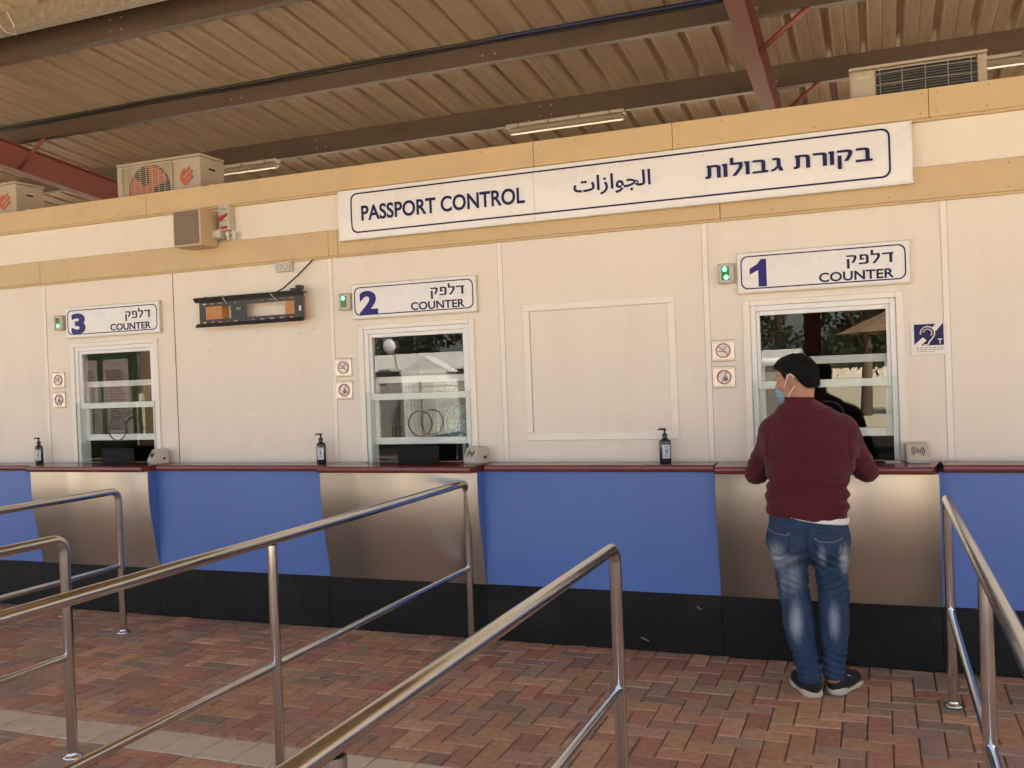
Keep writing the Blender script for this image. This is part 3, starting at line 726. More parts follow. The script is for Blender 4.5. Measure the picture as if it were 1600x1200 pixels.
def intercom(x, y, rz, lab):
    s = thing('counter_intercom', lab, 'intercom', (x, y, CT), 'intercom speakers on the counter')
    s.rotation_euler.z = rz
    f = MB(); pr = [(y-.062, CT+.001), (y-.066, CT+.030), (y-.026, CT+.104), (y+.045, CT+.108), (y+.062, CT+.001)]
    f.prism_x(pr, x-.060, x+.060); o = f.build('casing', M['grey_plastic'], s)
    bm = bmesh.new(); bm.from_mesh(o.data); bmesh.ops.bevel(bm, geom=list(bm.edges), offset=.006, segments=2, affect='EDGES'); bm.to_mesh(o.data); bm.free()
    dirv = Vector((0, .040, .074)).normalized(); nrm = Vector((0, -.074, .040)).normalized(); cen = Vector((x, y-.046, CT+.067)) + nrm*.0006
    g = MB()
    for rr in (.012, .022, .032):
        for sg in (0, 180):
            g.tube([cen + Vector((1, 0, 0))*rr*math.cos(R(a)) + dirv*rr*math.sin(R(a)) for a in range(-58+sg, 59+sg, 13)], .0022, 6)
    g.tube([cen + dirv*-.012, cen + dirv*.012], .003, 6)
    g.build('speaker_slots', M['dark'], s)
    g = MB(); g.tube([(x+.0605, y+.02, CT+.04), (x+.068, y+.02, CT+.04)], .010, 10); g.build('volume_knob', M['black'], s)
intercom(.182, -.075, R(6), 'beige wedge intercom speaker on the counter right of the man')
intercom(-2.452, -.085, R(-24), 'beige wedge intercom speaker beside the middle window')
intercom(-5.06, -.085, R(-28), 'beige wedge intercom speaker beside the leftmost window')
for x0, x1, lab in ((-2.990, -2.688, 'black upright panel standing on the counter in front of the middle window'), (-5.545, -5.233, 'black upright panel standing on the counter in front of the leftmost window')):
    s = thing('counter_screen', lab, 'screen', ((x0+x1)/2, -.14, CT), 'black upright panels in front of the windows')
    f = MB(); f.box(x0, x1, -.150, -.142, CT+.001, CT+.121, .0015); f.build('panel', M['panel_black'], s)
    f = MB(); f.box(x0+.06, x1-.06, -.1415, -.06, CT+.001, CT+.006, .001); f.build('base', M['dark'], s)
f = MB(); f.box(.02, .10, -.10, -.045, CT+.0008, CT+.006, .001); tag(f.build('paper_slip', M['paper']), 'small white paper slip on the counter under the window right of the man', 'paper')

# a small teal fan on the clerk's desk behind the middle window
s = thing('desk', 'dark desk inside the booth behind the middle window', 'desk', (-2.7, .55, 0))
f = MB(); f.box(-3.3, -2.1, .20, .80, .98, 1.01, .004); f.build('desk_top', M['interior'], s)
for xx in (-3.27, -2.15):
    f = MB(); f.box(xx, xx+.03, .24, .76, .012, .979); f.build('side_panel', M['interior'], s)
s = thing('desk_fan', 'small teal desk fan seen through the middle window', 'fan', (-2.76, .42, 1.012))
f = MB(); f.lathe((-2.76, .42, 1.012), [(.075, 0), (.07, .015), (.014, .03), (.014, .20)], 20); f.build('stand', M['frame'], s)
f = MB(); ring_strip(f, circle(-2.76, 1.36, .125, 36), circle(-2.76, 1.36, .115, 36), .36, .03)
for rr in (.03, .06, .09): ring_strip(f, circle(-2.76, 1.36, rr+.004, 30), circle(-2.76, 1.36, rr, 30), .362, .004)
f.build('guard', M['teal'], s)
f = MB()
for k in range(4):
    a = R(90*k); f.prism([(-2.76+.02*math.cos(a), 1.36+.02*math.sin(a)), (-2.76+.10*math.cos(a-.25), 1.36+.10*math.sin(a-.25)), (-2.76+.108*math.cos(a+.2), 1.36+.108*math.sin(a+.2)), (-2.76+.09*math.cos(a+.6), 1.36+.09*math.sin(a+.6))], .376, .384)
f.lathe((-2.76, .374, 1.36), [(.03, 0), (.03, -.08), (.02, -.1)], 16, axis='y'); f.build('blades', M['teal'], s)

# ------------------------------------------------------------------ stainless queue rails
def handrail(x, y0, y1, posts, lab, dx=0.0):
    s = thing('queue_handrail', lab, 'handrail', (x, y0, 0), 'stainless steel queue handrails')
    zt, r, bend = (.985 if x < -4 else 1.008), .0235, .062
    pts = [(x, y0, .004)] + [(x, y0, zt-bend)] + [(x, y0-bend+bend*math.cos(R(a)), zt-bend+bend*math.sin(R(a))) for a in range(15, 91, 15)]
    pts += [(x, y1+bend-bend*math.sin(R(a)), zt-bend+bend*math.cos(R(a))) for a in range(0, 91, 15)] + [(x, y1, .004)]
    f = MB(); f.tube(pts, r, 20); f.build('bent_tube', M['chrome'], s)
    for p in posts:
        f = MB(); f.tube([(x, p, .004), (x, p, zt-.0236)], .0215, 18); f.build('post', M['chrome'], s)
    ys = [y0] + list(posts) + [y1]
    for a, b in zip(ys[:-1], ys[1:]):
        f = MB(); f.tube([(x, a-.022, .468), (x, b+.022, .468)], .0165, 14); f.build('lower_rail', M['chrome'], s)
    for p in ys:
        f = MB(); f.lathe((x, p, 0), [(.042, .0072), (.042, .012), (.036, .016), (.026, .020), (.0245, .030)], 24); f.build('floor_flange', M['chrome'], s)
handrail(-4.895, -.665, -5.0, (-2.75,), 'stainless queue handrail farthest left, ending below window 3')
handrail(-3.482, -2.44, -6.6, (-4.5,), 'stainless queue handrail at the left edge with its end post on the near side')
handrail(-2.450, -.262, -6.35, (-2.30, -4.32), 'longest stainless queue handrail crossing the picture to the counter 2 bay')
handrail(-.954, -2.215, -6.40, (-4.18,), 'stainless queue handrail in the middle foreground with a bent end post')
handrail(.285, -.721, -4.80, (-2.44,), 'stainless queue handrail on the right beside the man')

# ------------------------------------------------------------------ steel canopy over everything
CN = thing('canopy', 'steel canopy of dusty ribbed sheets on brown purlins and red rafters', 'canopy', (-3, -1, 4))
Z0, SL = 4.10, .105
def zp(y): return Z0 - SL*y
RX0, RX1, RY0, RY1 = -18.0, 14.0, -6.5, 13.5  # unseen back and side stretches added to block stray daylight
vs, fs = [], []
prof = []; x = RX0
while x < RX1:
    prof += [(x, 0), (x+.008, -.003), (x+.016, 0), (x+.092, 0), (x+.100, .004), (x+.108, 0), (x+.190, 0), (x+.204, .036), (x+.236, .036)]; x += .25
ysr = np.linspace(RY0, RY1, 9)
for yy in ysr:
    for (px, pz) in prof: vs.append((px, yy, zp(yy)+.183+pz))
n = len(prof)
for j in range(len(ysr)-1):
    for i in range(n-1): fs.append([j*n+i, j*n+i+1, (j+1)*n+i+1, (j+1)*n+i])
obj('roof_sheet', vs, fs, M['roof'], CN)
PY = [12.32, 11.04, 9.76, 8.48, 7.2, 5.92, 4.64, 3.36, 2.08, .81, -.50, -1.78, -3.06, -4.34, -5.62, -6.40]
for y in PY:
    z = zp(y); f = MB()
    f.box(RX0, RX1, y, y+.005, z, z+.178); f.box(RX0, RX1, y+.0055, y+.065, z, z+.005); f.box(RX0, RX1, y+.0055, y+.065, z+.173, z+.178); f.box(RX0, RX1, y+.060, y+.065, z+.0055, z+.020)
    f.build('purlin', M['purlin'], CN)
f = MB()
for y in (2.08, .81, -.50):
    for x0 in (-.73, -2.62, -4.9):
        for dx in (-.05, .05):
            for dz in (.05, .13): f.lathe((x0+dx, y-.0004, zp(y)+dz), [(.009, 0), (.008, .007)], 8, axis='y')
build_loose(f, 'purlin_bolt', M['galv'], CN)
for xr in (-.73, -7.45, 5.9, -14.1, 12.6):
    f = MB(); h, w = .25, .11
    def sb(x0, x1, a, b):
        vs = []
        for y in (RY0+.2, RY1-.2):
            for (xx, zz) in ((x0, a), (x1, a), (x1, b), (x0, b)): vs.append((xx, y, zp(y)-h+zz-.002))
        f.add(vs, [[0, 1, 2, 3], [7, 6, 5, 4], [0, 4, 5, 1], [1, 5, 6, 2], [2, 6, 7, 3], [3, 7, 4, 0]])
    sb(xr-w/2, xr+w/2, 0, .010); sb(xr-.004, xr+.004, .0102, h-.0102); sb(xr-w/2, xr+w/2, h-.010, h)
    rf = f.build('rafter', M['rafter'], CN)
    b = MB()
    for y in PY[:-1]:
        b.tube([(xr+w/2-.01, y+.03, zp(y)-h+.012), (xr+.40, y+.03, zp(y)+.03)], .018, 6)
    build_loose(b, 'fly_brace', M['rafter'], rf)
for xr in (-.73, -7.45, 5.9, -14.1, 12.6):
    f = MB(); yc = -6.2
    f.box(xr-.09, xr+.09, yc-.09, yc-.08, 0, zp(yc)-.255); f.box(xr-.09, xr+.09, yc+.08, yc+.09, 0, zp(yc)-.255); f.box(xr-.004, xr+.004, yc-.0795, yc+.0795, 0, zp(yc)-.255)
    f.box(xr-.15, xr+.15, yc-.15, yc+.15, .0005, .02)
    f.build('column', M['rafter'], CN)
# cables along the second purlin and the grey channel nearest the camera
y = .81; z = zp(y)
f = MB(); f.tube([(RX0, y-.030, z+.150)] + [(xx, y-.030, z+.150 + .006*math.sin(xx*3)) for xx in np.arange(RX0+.3, RX1, .3)], .012, 8)
f.tube([(xx, y-.022, z+.128 + .004*math.sin(xx*2+1)) for xx in np.arange(RX0, RX1, .3)], .006, 8)
tag(f.build('electric_cable', M['black']), 'black electric cables clipped along the middle purlin', 'cable')
f = MB(); f.tube([(xx, y-.052, z+.140 + .003*math.sin(xx*2)) for xx in np.arange(-2.6, 5, .3)], .014, 10)
tag(f.build('conduit_pipe', M['pipe_blue']), 'dark blue conduit pipe along the middle purlin at the right', 'pipe')
s = thing('cable_trunking', 'grey galvanised channel beside the purlin at the top left corner', 'trunking', (-5, -.8, 4.2))
y = -.81; z = zp(y)+.012
f = MB(); f.box(RX0, -3.2, y, y+.003, z+.012, z+.150); f.box(RX0, -3.2, y-.030, y+.055, z, z+.0115, .002); f.build('channel', M['galv'], s)
f = MB(); f.tube([(-5.62, y-.034, z+.10), (-5.60, y-.040, z+.04), (-5.55, y-.036, z-.012), (-5.52, y+.02, z-.016), (-5.48, y-.034, z+.03), (-5.53, y-.038, z+.12)], .004, 6); f.build('tie_wire', M['light_grey'], s)

# linear lamps under the third purlin
def batten_lamp(x0, x1, lab):
    y = 2.02; z = zp(2.05) - .012
    s = thing('ceiling_lamp', lab, 'lamp', ((x0+x1)/2, y, z), 'unlit batten lamps under the canopy')
    f = MB(); f.box(x0, x1, y-.050, y+.050, z-.038, z-.006, .010); f.build('lamp_body', M['grey_plastic'], s)
    f = MB(); f.box(x0+.012, x1-.012, y-.045, y+.045, z-.088, z-.0385, .020); f.build('lamp_cover', M['lamp'], s)
    f = MB()
    for k in range(4):
        xx = x0 + .12 + k*(x1-x0-.24)/3; f.box(xx-.008, xx+.008, y-.056, y-.0505, z-.050, z-.015, .001)
    build_loose(f, 'clip', M['galv'], s)
    f = MB(); f.tube([(x0+.2, y, z-.006), (x0+.2, y, z+.02)], .005, 6); f.tube([(x1-.2, y, z-.006), (x1-.2, y, z+.02)], .005, 6); build_loose(f, 'hanger', M['galv'], s)
batten_lamp(-2.96, -1.90, 'unlit batten lamp under the canopy above the middle of the long sign')
batten_lamp(-6.42, -5.36, 'unlit batten lamp under the canopy behind the left air conditioner')
batten_lamp(.64, 1.70, 'unlit batten lamp at the top right corner behind the air conditioner grille')

# ------------------------------------------------------------------ air conditioner units on the flat roof
def ac_unit(x0, lab, zb=3.031, w=.86, h=.525, yf=.45, dep=.30):
    s = thing('air_conditioner', lab, 'air conditioner', (x0+w/2, yf+dep/2, zb), 'outdoor air conditioner units on the booth roof')
    x1 = x0+w; z1 = zb+h
    f = MB(); f.box(x0, x1, yf, yf+dep, zb+.03, z1-.022, .012); f.build('casing', M['ac'], s)
    f = MB(); f.box(x0-.004, x1+.004, yf-.004, yf+dep+.004, z1-.0215, z1, .008); f.build('top_cover', M['ac'], s)
    f = MB(); f.box(x0+.05, x0+.13, yf, yf+dep, zb, zb+.0295); f.box(x1-.13, x1-.05, yf, yf+dep, zb, zb+.0295); build_loose(f, 'foot', M['galv'], s)
    cx, cz, rr = x0+.345, zb+.275, .215
    f = MB(); f.prism(circle(cx, cz, rr, 40), yf-.0030, yf-.0012); f.build('fan_recess', M['dark'], s)
    f = MB()
    for k in range(3):
        a0 = R(120*k+20); pts = []
        for t in range(0, 9):
            a = a0 + R(9*t); pts.append((cx+rr*.93*math.cos(a), cz+rr*.93*math.sin(a)))
        pts += [(cx+.05*math.cos(a0+R(60)), cz+.05*math.sin(a0+R(60))), (cx+.05*math.cos(a0), cz+.05*math.sin(a0))]
        f.prism(pts, yf-.0075, yf-.0045)
    f.lathe((cx, yf-.004, cz), [(.055, 0), (.05, .006)], 20, axis='y'); f.build('fan_blades', M['orange'], s)
    f = MB(); gx0, gx1, gz0, gz1 = x0+.07, x0+.575, zb+.05, zb+.478
    k = gz0
    while k < gz1: f.box(gx0, gx1, yf-.016, yf-.013, k, k+.0042); k += .0165
    for k in np.linspace(gx0, gx1, 9): f.box(k-.003, k+.003, yf-.0125, yf-.0095, gz0, gz1)
    ring_strip(f, rrect(gx0-.012, gx1+.012, gz0-.012, gz1+.012, .02), rrect(gx0, gx1, gz0, gz1, .014), yf-.016, .0155)
    f.build('fan_grille', M['ac'], s)
    ex, ez = x0+.735, zb+.350      # emblem: slanted stripes in a disc
    f = MB()
    for k, (o, l0, l1) in enumerate(((.038, -.035, .055), (.0, -.062, .062), (-.036, -.060, .040))):
        c_, s_ = math.cos(R(38)), math.sin(R(38)); pts = []
        for (u, v) in ((l0, -.013), (l1, -.013), (l1+.006, .013), (l0-.004, .013)): pts.append((ex + u*c_ - (v+o)*s_*.9, ez + u*s_ + (v+o)*c_))
        f.prism(pts, yf-.0022, yf-.0006)
    cres = [(ex+.075*math.cos(R(a)), ez+.075*math.sin(R(a))) for a in range(110, 262, 10)] + [(ex+.052*math.cos(R(a))+.004, ez+.056*math.sin(R(a))) for a in range(250, 112, -12)]
    f.prism(cres, yf-.0026, yf-.0007)
    f.build('emblem', M['orange'], s)
    f = MB(); f.box(x1+.0005, x1+.004, yf+.09, yf+.19, z1-.135, z1-.088, .001); f.build('handle_recess', M['grey_plastic'], s)
    f = MB(); f.box(x1+.0042, x1+.006, yf+.10, yf+.18, z1-.122, z1-.104); f.build('handle_slot', M['dark'], s)
    f = MB(); f.box(x1+.0005, x1+.03, yf+.10, yf+.17, z1-.32, z1-.235, .004); f.tube([(x1+.015, yf+.12, z1-.32), (x1+.02, yf+.12, z1-.36), (x1+.03, yf+.16, z1-.42)], .012, 8); f.build('valve_cover', M['grey_plastic'], s)
    return s
ac_unit(-5.866, 'cream air conditioner unit with orange fan and emblem on the booth roof')
ac_unit(-7.87, 'cream air conditioner unit cut off at the left edge, only its side showing')
s = thing('air_conditioner', 'air conditioner unit at the upper right turned to show its black wire-guarded coil', 'air conditioner', (.265, .6, 3.031), 'outdoor air conditioner units on the booth roof')
x0, x1, zb, z1, yf = -.108, .645, 3.031, 3.468, .45
f = MB(); f.box(x0, x0+.150, yf, yf+.30, zb+.02, z1-.02, .018); f.box(x1-.052, x1, yf, yf+.30, zb+.02, z1-.02, .012); f.box(x0+.1505, x1-.0525, yf+.03, yf+.30, zb+.02, z1-.02); f.build('casing', M['ac'], s)
f = MB(); f.box(x0-.003, x1+.003, yf-.003, yf+.303, z1-.0195, z1, .006); f.build('top_cover', M['ac'], s)
f = MB()
k = zb+.03
while k < z1-.03: f.box(x0+.152, x1-.054, yf+.012, yf+.0295, k, k+.010); k += .0165
f.build('cooling_coil', M['black'], s)
f = MB()
for xx in np.linspace(x0+.175, x1-.085, 5): f.tube([(xx, yf+.004, zb+.03), (xx+rnd.uniform(-.003, .003), yf+.004, z1-.03)], .0024, 6)
for k in range(6): f.tube([(x0+.15, yf+.001, z1-.06-k*.066), (x0+.4, yf+.001, z1-.055-k*.066), (x1-.05, yf+.001, z1-.06-k*.066)], .0024, 6)
f.build('coil_guard', M['wire'], s)
f = MB(); f.box(x0+.045, x0+.125, yf-.002, yf-.0004, z1-.075, z1-.058); f.build('handle_recess', M['grey_plastic'], s)

# ------------------------------------------------------------------ the man (signed-distance shapes turned into one surface each)
class Field:
    def __init__(s, lo, hi, h):
        s.lo = np.array(lo, float); s.h = h; s.n = np.ceil((np.array(hi)-s.lo)/h).astype(int)+1
        s.a = np.full(tuple(s.n), 1.0, np.float32)
    def sub(s, blo, bhi):
        i0 = np.clip(np.floor((np.array(blo)-s.lo)/s.h).astype(int), 0, s.n-1); i1 = np.clip(np.ceil((np.array(bhi)-s.lo)/s.h).astype(int)+1, 1, s.n)
        ax = [(s.lo[k] + s.h*np.arange(i0[k], i1[k])).astype(np.float32) for k in range(3)]
        X, Y, Z = np.meshgrid(*ax, indexing='ij')
        return tuple(slice(i0[k], i1[k]) for k in range(3)), X, Y, Z
    def add(s, fn, blo, bhi, k=0.0, op='u'):
        m = 0.05 if op == 'u' else 0.0
        sl, X, Y, Z = s.sub(np.array(blo)-m, np.array(bhi)+m)
        if X.size == 0: return s
        d = fn(X, Y, Z).astype(np.float32); a = s.a[sl]
        if op == 's': d = -d
        if op == 'u':
            r = np.minimum(a, d)
            if k > 0: h = np.maximum(k-np.abs(a-d), 0)/k; r = r - h*h*k*.25
        else:
            r = np.maximum(a, d)
            if k > 0: h = np.maximum(k-np.abs(a-d), 0)/k; r = r + h*h*k*.25
        s.a[sl] = r; return s
    def cone(s, a, b, ra, rb, k=0.0, flat=None):
        a = np.array(a, float); b = np.array(b, float); ab = b-a; L2 = ab@ab
        def fn(X, Y, Z):
            t = np.clip(((X-a[0])*ab[0] + (Y-a[1])*ab[1] + (Z-a[2])*ab[2])/L2, 0, 1)
            return np.sqrt((X-a[0]-t*ab[0])**2 + (Y-a[1]-t*ab[1])**2 + (Z-a[2]-t*ab[2])**2) - (ra+(rb-ra)*t)
        m = max(ra, rb); return s.add(fn, np.minimum(a, b)-m, np.maximum(a, b)+m, k)
    def ell(s, c, rad, k=0.0, fr=None, op='u'):
        c = np.array(c, float); rad = np.array(rad, float); Rm = np.eye(3) if fr is None else np.array(fr)
        def fn(X, Y, Z):
            x, y, z = X-c[0], Y-c[1], Z-c[2]
            q = [(Rm[i][0]*x+Rm[i][1]*y+Rm[i][2]*z) for i in range(3)]
            k0 = np.sqrt(sum((q[i]/rad[i])**2 for i in range(3))); k1 = np.sqrt(sum((q[i]/rad[i]**2)**2 for i in range(3)))+1e-6
            return k0*(k0-1)/k1
        m = rad.max(); return s.add(fn, c-m, c+m, k, op)
    def column(s, prof, k=0.0, pw=2.4, op='u'):
        P = np.array(prof); z0, z1 = P[0, 0], P[-1, 0]
        def fn(X, Y, Z):
            f = lambda j: np.interp(Z, P[:, 0], P[:, j])
            a, b, cx, cy = f(1), f(2), f(3), f(4)
            q = (np.abs((X-cx)/a)**pw + np.abs((Y-cy)/b)**pw)**(1/pw)
            d = (q-1)*np.minimum(a, b)
            return np.maximum(d, np.maximum(z0-Z, Z-z1))
        return s.add(fn, (P[:, 3].min()-P[:, 1].max(), P[:, 4].min()-P[:, 2].max(), z0), (P[:, 3].max()+P[:, 1].max(), P[:, 4].max()+P[:, 2].max(), z1), k, op)
    def full(s): return s.sub(s.lo, s.lo+s.h*(s.n-1))
    def disp(s, fn):
        sl, X, Y, Z = s.full(); near = np.abs(s.a) < .06
        d = fn(X[near], Y[near], Z[near]); s.a[near] += d.astype(np.float32); return s
    def cut(s, fn, k=0.0):       # keep where fn<0
        sl, X, Y, Z = s.full(); d = fn(X, Y, Z).astype(np.float32)
        r = np.maximum(s.a, d)
        if k > 0: h = np.maximum(k-np.abs(s.a-d), 0)/k; r = r + h*h*k*.25
        s.a = r; return s
    def mesh(s):
        a = s.a; inside = a < 0
        c = [inside[i:a.shape[0]-1+i, j:a.shape[1]-1+j, k:a.shape[2]-1+k] for i in (0, 1) for j in (0, 1) for k in (0, 1)]
        cnt = sum(x.astype(np.int8) for x in c); mixed = (cnt > 0) & (cnt < 8)
        idx = np.argwhere(mixed); vid = np.full(mixed.shape, -1, np.int64); vid[mixed] = np.arange(len(idx))
        acc = np.zeros((len(idx), 3)); num = np.zeros(len(idx))
        cor = [(i, j, k) for i in (0, 1) for j in (0, 1) for k in (0, 1)]
        val = {q: a[idx[:, 0]+q[0], idx[:, 1]+q[1], idx[:, 2]+q[2]].astype(float) for q in cor}
        for p in cor:
            for ax in range(3):
                if p[ax] == 0:
                    q = list(p); q[ax] = 1; q = tuple(q); v0, v1 = val[p], val[q]; cr_ = (v0 < 0) != (v1 < 0)
                    t = np.where(cr_, v0/np.where(v0 == v1, 1, v0-v1), 0)
                    pos = np.array(p, float)[None, :].repeat(len(idx), 0); pos[:, ax] += t
                    acc[cr_] += pos[cr_]; num[cr_] += 1
        V = s.lo + s.h*(idx + acc/num[:, None]); F = []
        for ax in range(3):
            o = [1, 1, 1]; o[ax] = 0
            A = inside[tuple(slice(1 if k != ax else 0, a.shape[k]-1) for k in range(3))]
            Bn = inside[tuple(slice(1, a.shape[k]-1) if k != ax else slice(1, a.shape[k]) for k in range(3))]
            e = np.argwhere(A != Bn); 
            if len(e) == 0: continue
            base = e + np.array(o); u, v = (ax+1) % 3, (ax+2) % 3
            du = np.zeros(3, int); du[u] = 1; dv = np.zeros(3, int); dv[v] = 1
            g = lambda q: vid[q[:, 0], q[:, 1], q[:, 2]]
            quad = np.stack([g(base-du-dv), g(base-dv), g(base), g(base-du)], 1)
            fl = A[tuple(e.T)]; quad[~fl] = quad[~fl][:, ::-1]
            F.append(quad)
        F = np.concatenate(F); F = F[(F >= 0).all(1)]
        return V, F
    def build(s, name, m, parent, smooth_it=2):
        V, F = s.mesh(); o = obj(name, V, F.tolist(), m, parent, True)
        bm = bmesh.new(); bm.from_mesh(o.data)
        for _ in range(smooth_it): bmesh.ops.smooth_vert(bm, verts=bm.verts, factor=.5, use_axis_x=True, use_axis_y=True, use_axis_z=True)
        bm.to_mesh(o.data); bm.free(); o.data.polygons.foreach_set('use_smooth', np.ones(len(o.data.polygons), dtype=bool)); o.data.update()
        return o
_lat = np.random.RandomState(3).rand(32, 32, 32)
def vnoise(X, Y, Z, f):
    x, y, z = X*f+100, Y*f+100, Z*f+100; i, j, k = np.floor(x).astype(int), np.floor(y).astype(int), np.floor(z).astype(int)
    u, v, w = x-i, y-j, z-k; u, v, w = [q*q*(3-2*q) for q in (u, v, w)]; r = 0
    for a in (0, 1):
        for b in (0, 1):
            for c in (0, 1): r = r + _lat[(i+a) % 32, (j+b) % 32, (k+c) % 32]*(u if a else 1-u)*(v if b else 1-v)*(w if c else 1-w)
    return r*2-1
bump01 = lambda t, a, b, s: 1/(1+np.exp(-(t-a)/s)) * 1/(1+np.exp((t-b)/s))

M['skin'] = mat('skin', (.42, .215, .135), .55, var=.08, scale=30, bump=.06, bscale=260, spec=.4)
M['hair'] = mat('black_hair', (.0045, .004, .004), .55, var=.5, scale=60, stretch=(3, 3, .6), bump=.5, bscale=240, spec=.2)
M['sweater'] = mat('maroon_knit', (.088, .014, .018), .92, var=.16, scale=7, bump=.35, bscale=420, spec=.15)
M['sweater'].node_tree.nodes['Principled BSDF'].inputs['Sheen Weight'].default_value = .12
M['tee'] = mat('white_cotton', (.74, .71, .68), .85, var=.05)
M['mask'] = mat('blue_mask', (.20, .36, .48), .8, var=.08, bump=.2, bscale=60, stretch=(1, 1, 12))
M['strap'] = mat('white_elastic', (.80, .76, .72), .7, var=.03)
M['shoe'] = mat('black_shoe_mesh', (.010, .010, .010), .8, var=.3, scale=40, bump=.3, bscale=260)
M['sole'] = mat('cream_sole', (.62, .51, .36), .65, var=.1, scale=20, dirt=(.25, .18, .12), dirt_amt=.5, dscale=25)
M['stitch'] = mat('pale_stitching', (.34, .36, .36), .8)
M['seam'] = mat('dark_denim_seam', (.018, .028, .055), .9)
M['brass'] = mat('brass_rivet', (.5, .36, .18), .4, metal=.8)
def denim():
    m = mat('faded_denim', (.030, .055, .100), .85, var=.2, scale=20, bump=.3, bscale=420, stretch=(1, 1, .6), spec=.2)
    t = m.node_tree; b = t.nodes['Principled BSDF']; L = t.links.new
    src = b.inputs['Base Color'].links[0].from_socket
    tc = _n(t, 'ShaderNodeTexCoord')
    # worn pale patches that belong to the cloth
    for (c, rad, amt) in (((-.515, .705), (.055, .085), .75), ((-.475, .70), (.075, .030), .55), ((-.187, .70), (.026, .085), .85), ((-.290, .72), (.022, .060), .5),
                          ((-.440, .595), (.050, .11), .40), ((-.428, .375), (.036, .105), .80), ((-.246, .385), (.030, .095), .62), ((-.49, .56), (.022, .10), .3)):
        mp = _n(t, 'ShaderNodeMapping'); mp.vector_type = 'TEXTURE'
        mp.inputs['Location'].default_value = (c[0]+.34, 0, c[1]); mp.inputs['Scale'].default_value = (rad[0], 60.0, rad[1])
        L(tc.outputs['Object'], mp.inputs[0])
        ln = _n(t, 'ShaderNodeVectorMath', operation='LENGTH'); L(mp.outputs[0], ln.inputs[0])
        ms = _n(t, 'ShaderNodeMapping'); ms.inputs['Scale'].default_value = (1.6, 1.6, .45); L(tc.outputs['Object'], ms.inputs[0]); no = _n(t, 'ShaderNodeTexNoise'); no.inputs['Scale'].default_value = 55; no.inputs['Detail'].default_value = 8; no.inputs['Roughness'].default_value = .75; L(ms.outputs[0], no.inputs[0])
        ad = _n(t, 'ShaderNodeMath', operation='MULTIPLY_ADD'); ad.inputs[1].default_value = 1.0; L(no.outputs['Fac'], ad.inputs[0]); L(ln.outputs['Value'], ad.inputs[2])
        mr = _n(t, 'ShaderNodeMapRange', interpolation_type='SMOOTHSTEP'); mr.inputs[1].default_value = .50; mr.inputs[2].default_value = 1.85; mr.inputs[3].default_value = amt; mr.inputs[4].default_value = 0
        L(ad.outputs[0], mr.inputs[0])
        mx = _n(t, 'ShaderNodeMix', data_type='RGBA'); mx.inputs[7].default_value = (.40, .45, .48, 1); L(mr.outputs[0], mx.inputs[0]); L(src, mx.inputs[6]); src = mx.outputs[2]
    L(src, b.inputs['Base Color']); return m
M['denim'] = denim()

PR = thing('person', 'man in maroon sweater and faded jeans leaning on the counter, wearing a face mask', 'person', (-.34, -.66, 0))
# joints
HC = Vector((-.400, -.590, 1.602))                    # head centre at ear level
Fd = Vector((-.95, .30, -.17)).normalized(); Sd = Vector((0, 0, 1)).cross(Fd).normalized(); Ud = Fd.cross(Sd).normalized()
def hp_(f, s, u): return HC + Fd*f + Sd*s + Ud*u
FR = [tuple(Fd), tuple(Sd), tuple(Ud)]
NB = Vector((-.388, -.575, 1.455))
shL, elL, wrL = (-.516, -.590, 1.338), (-.632, -.485, 1.098), (-.470, -.285, 1.156)
shR, elR, wrR = (-.178, -.590, 1.340), (-.078, -.480, 1.112), (-.190, -.295, 1.158)
hipL, knL, anL = (-.462, -.672, .80), (-.443, -.640, .485), (-.372, -.738, .095)
hipR, knR, anR = (-.262, -.672, .80), (-.247, -.640, .492), (-.258, -.690, .115)
TOR = [(.80, .185, .105, -.363, -.660), (.92, .180, .100, -.363, -.660), (1.05, .178, .100, -.358, -.648), (1.20, .183, .100, -.350, -.632), (1.30, .172, .096, -.346, -.612), (1.38, .115, .07, -.352, -.596)]
b = Field((-.76, -.92, .02), (.02, -.06, 1.76), .0047)
b.column(TOR); b.ell((-.363, -.665, .82), (.17, .095, .09), .03)
for h, k, a in ((hipL, knL, anL), (hipR, knR, anR)):
    b.cone(h, k, .070, .056, .03); b.cone(k, a, .060, .040, .02); b.ell((k[0], k[1]-.025, k[2]-.13), (.052, .052, .11), .03)
    b.cone(a, (a[0], a[1]+.02, .05), .040, .036, .01)
for s_, e_, w_ in ((shL, elL, wrL), (shR, elR, wrR)):
    b.cone(NB - Vector((0, 0, .03)), s_, .055, .062, .05); b.cone(s_, e_, .060, .043, .03); b.cone(e_, w_, .044, .028, .02)
b.cone(NB - Vector((0, 0, .05)), hp_(-.035, 0, -.035), .060, .056, .03)
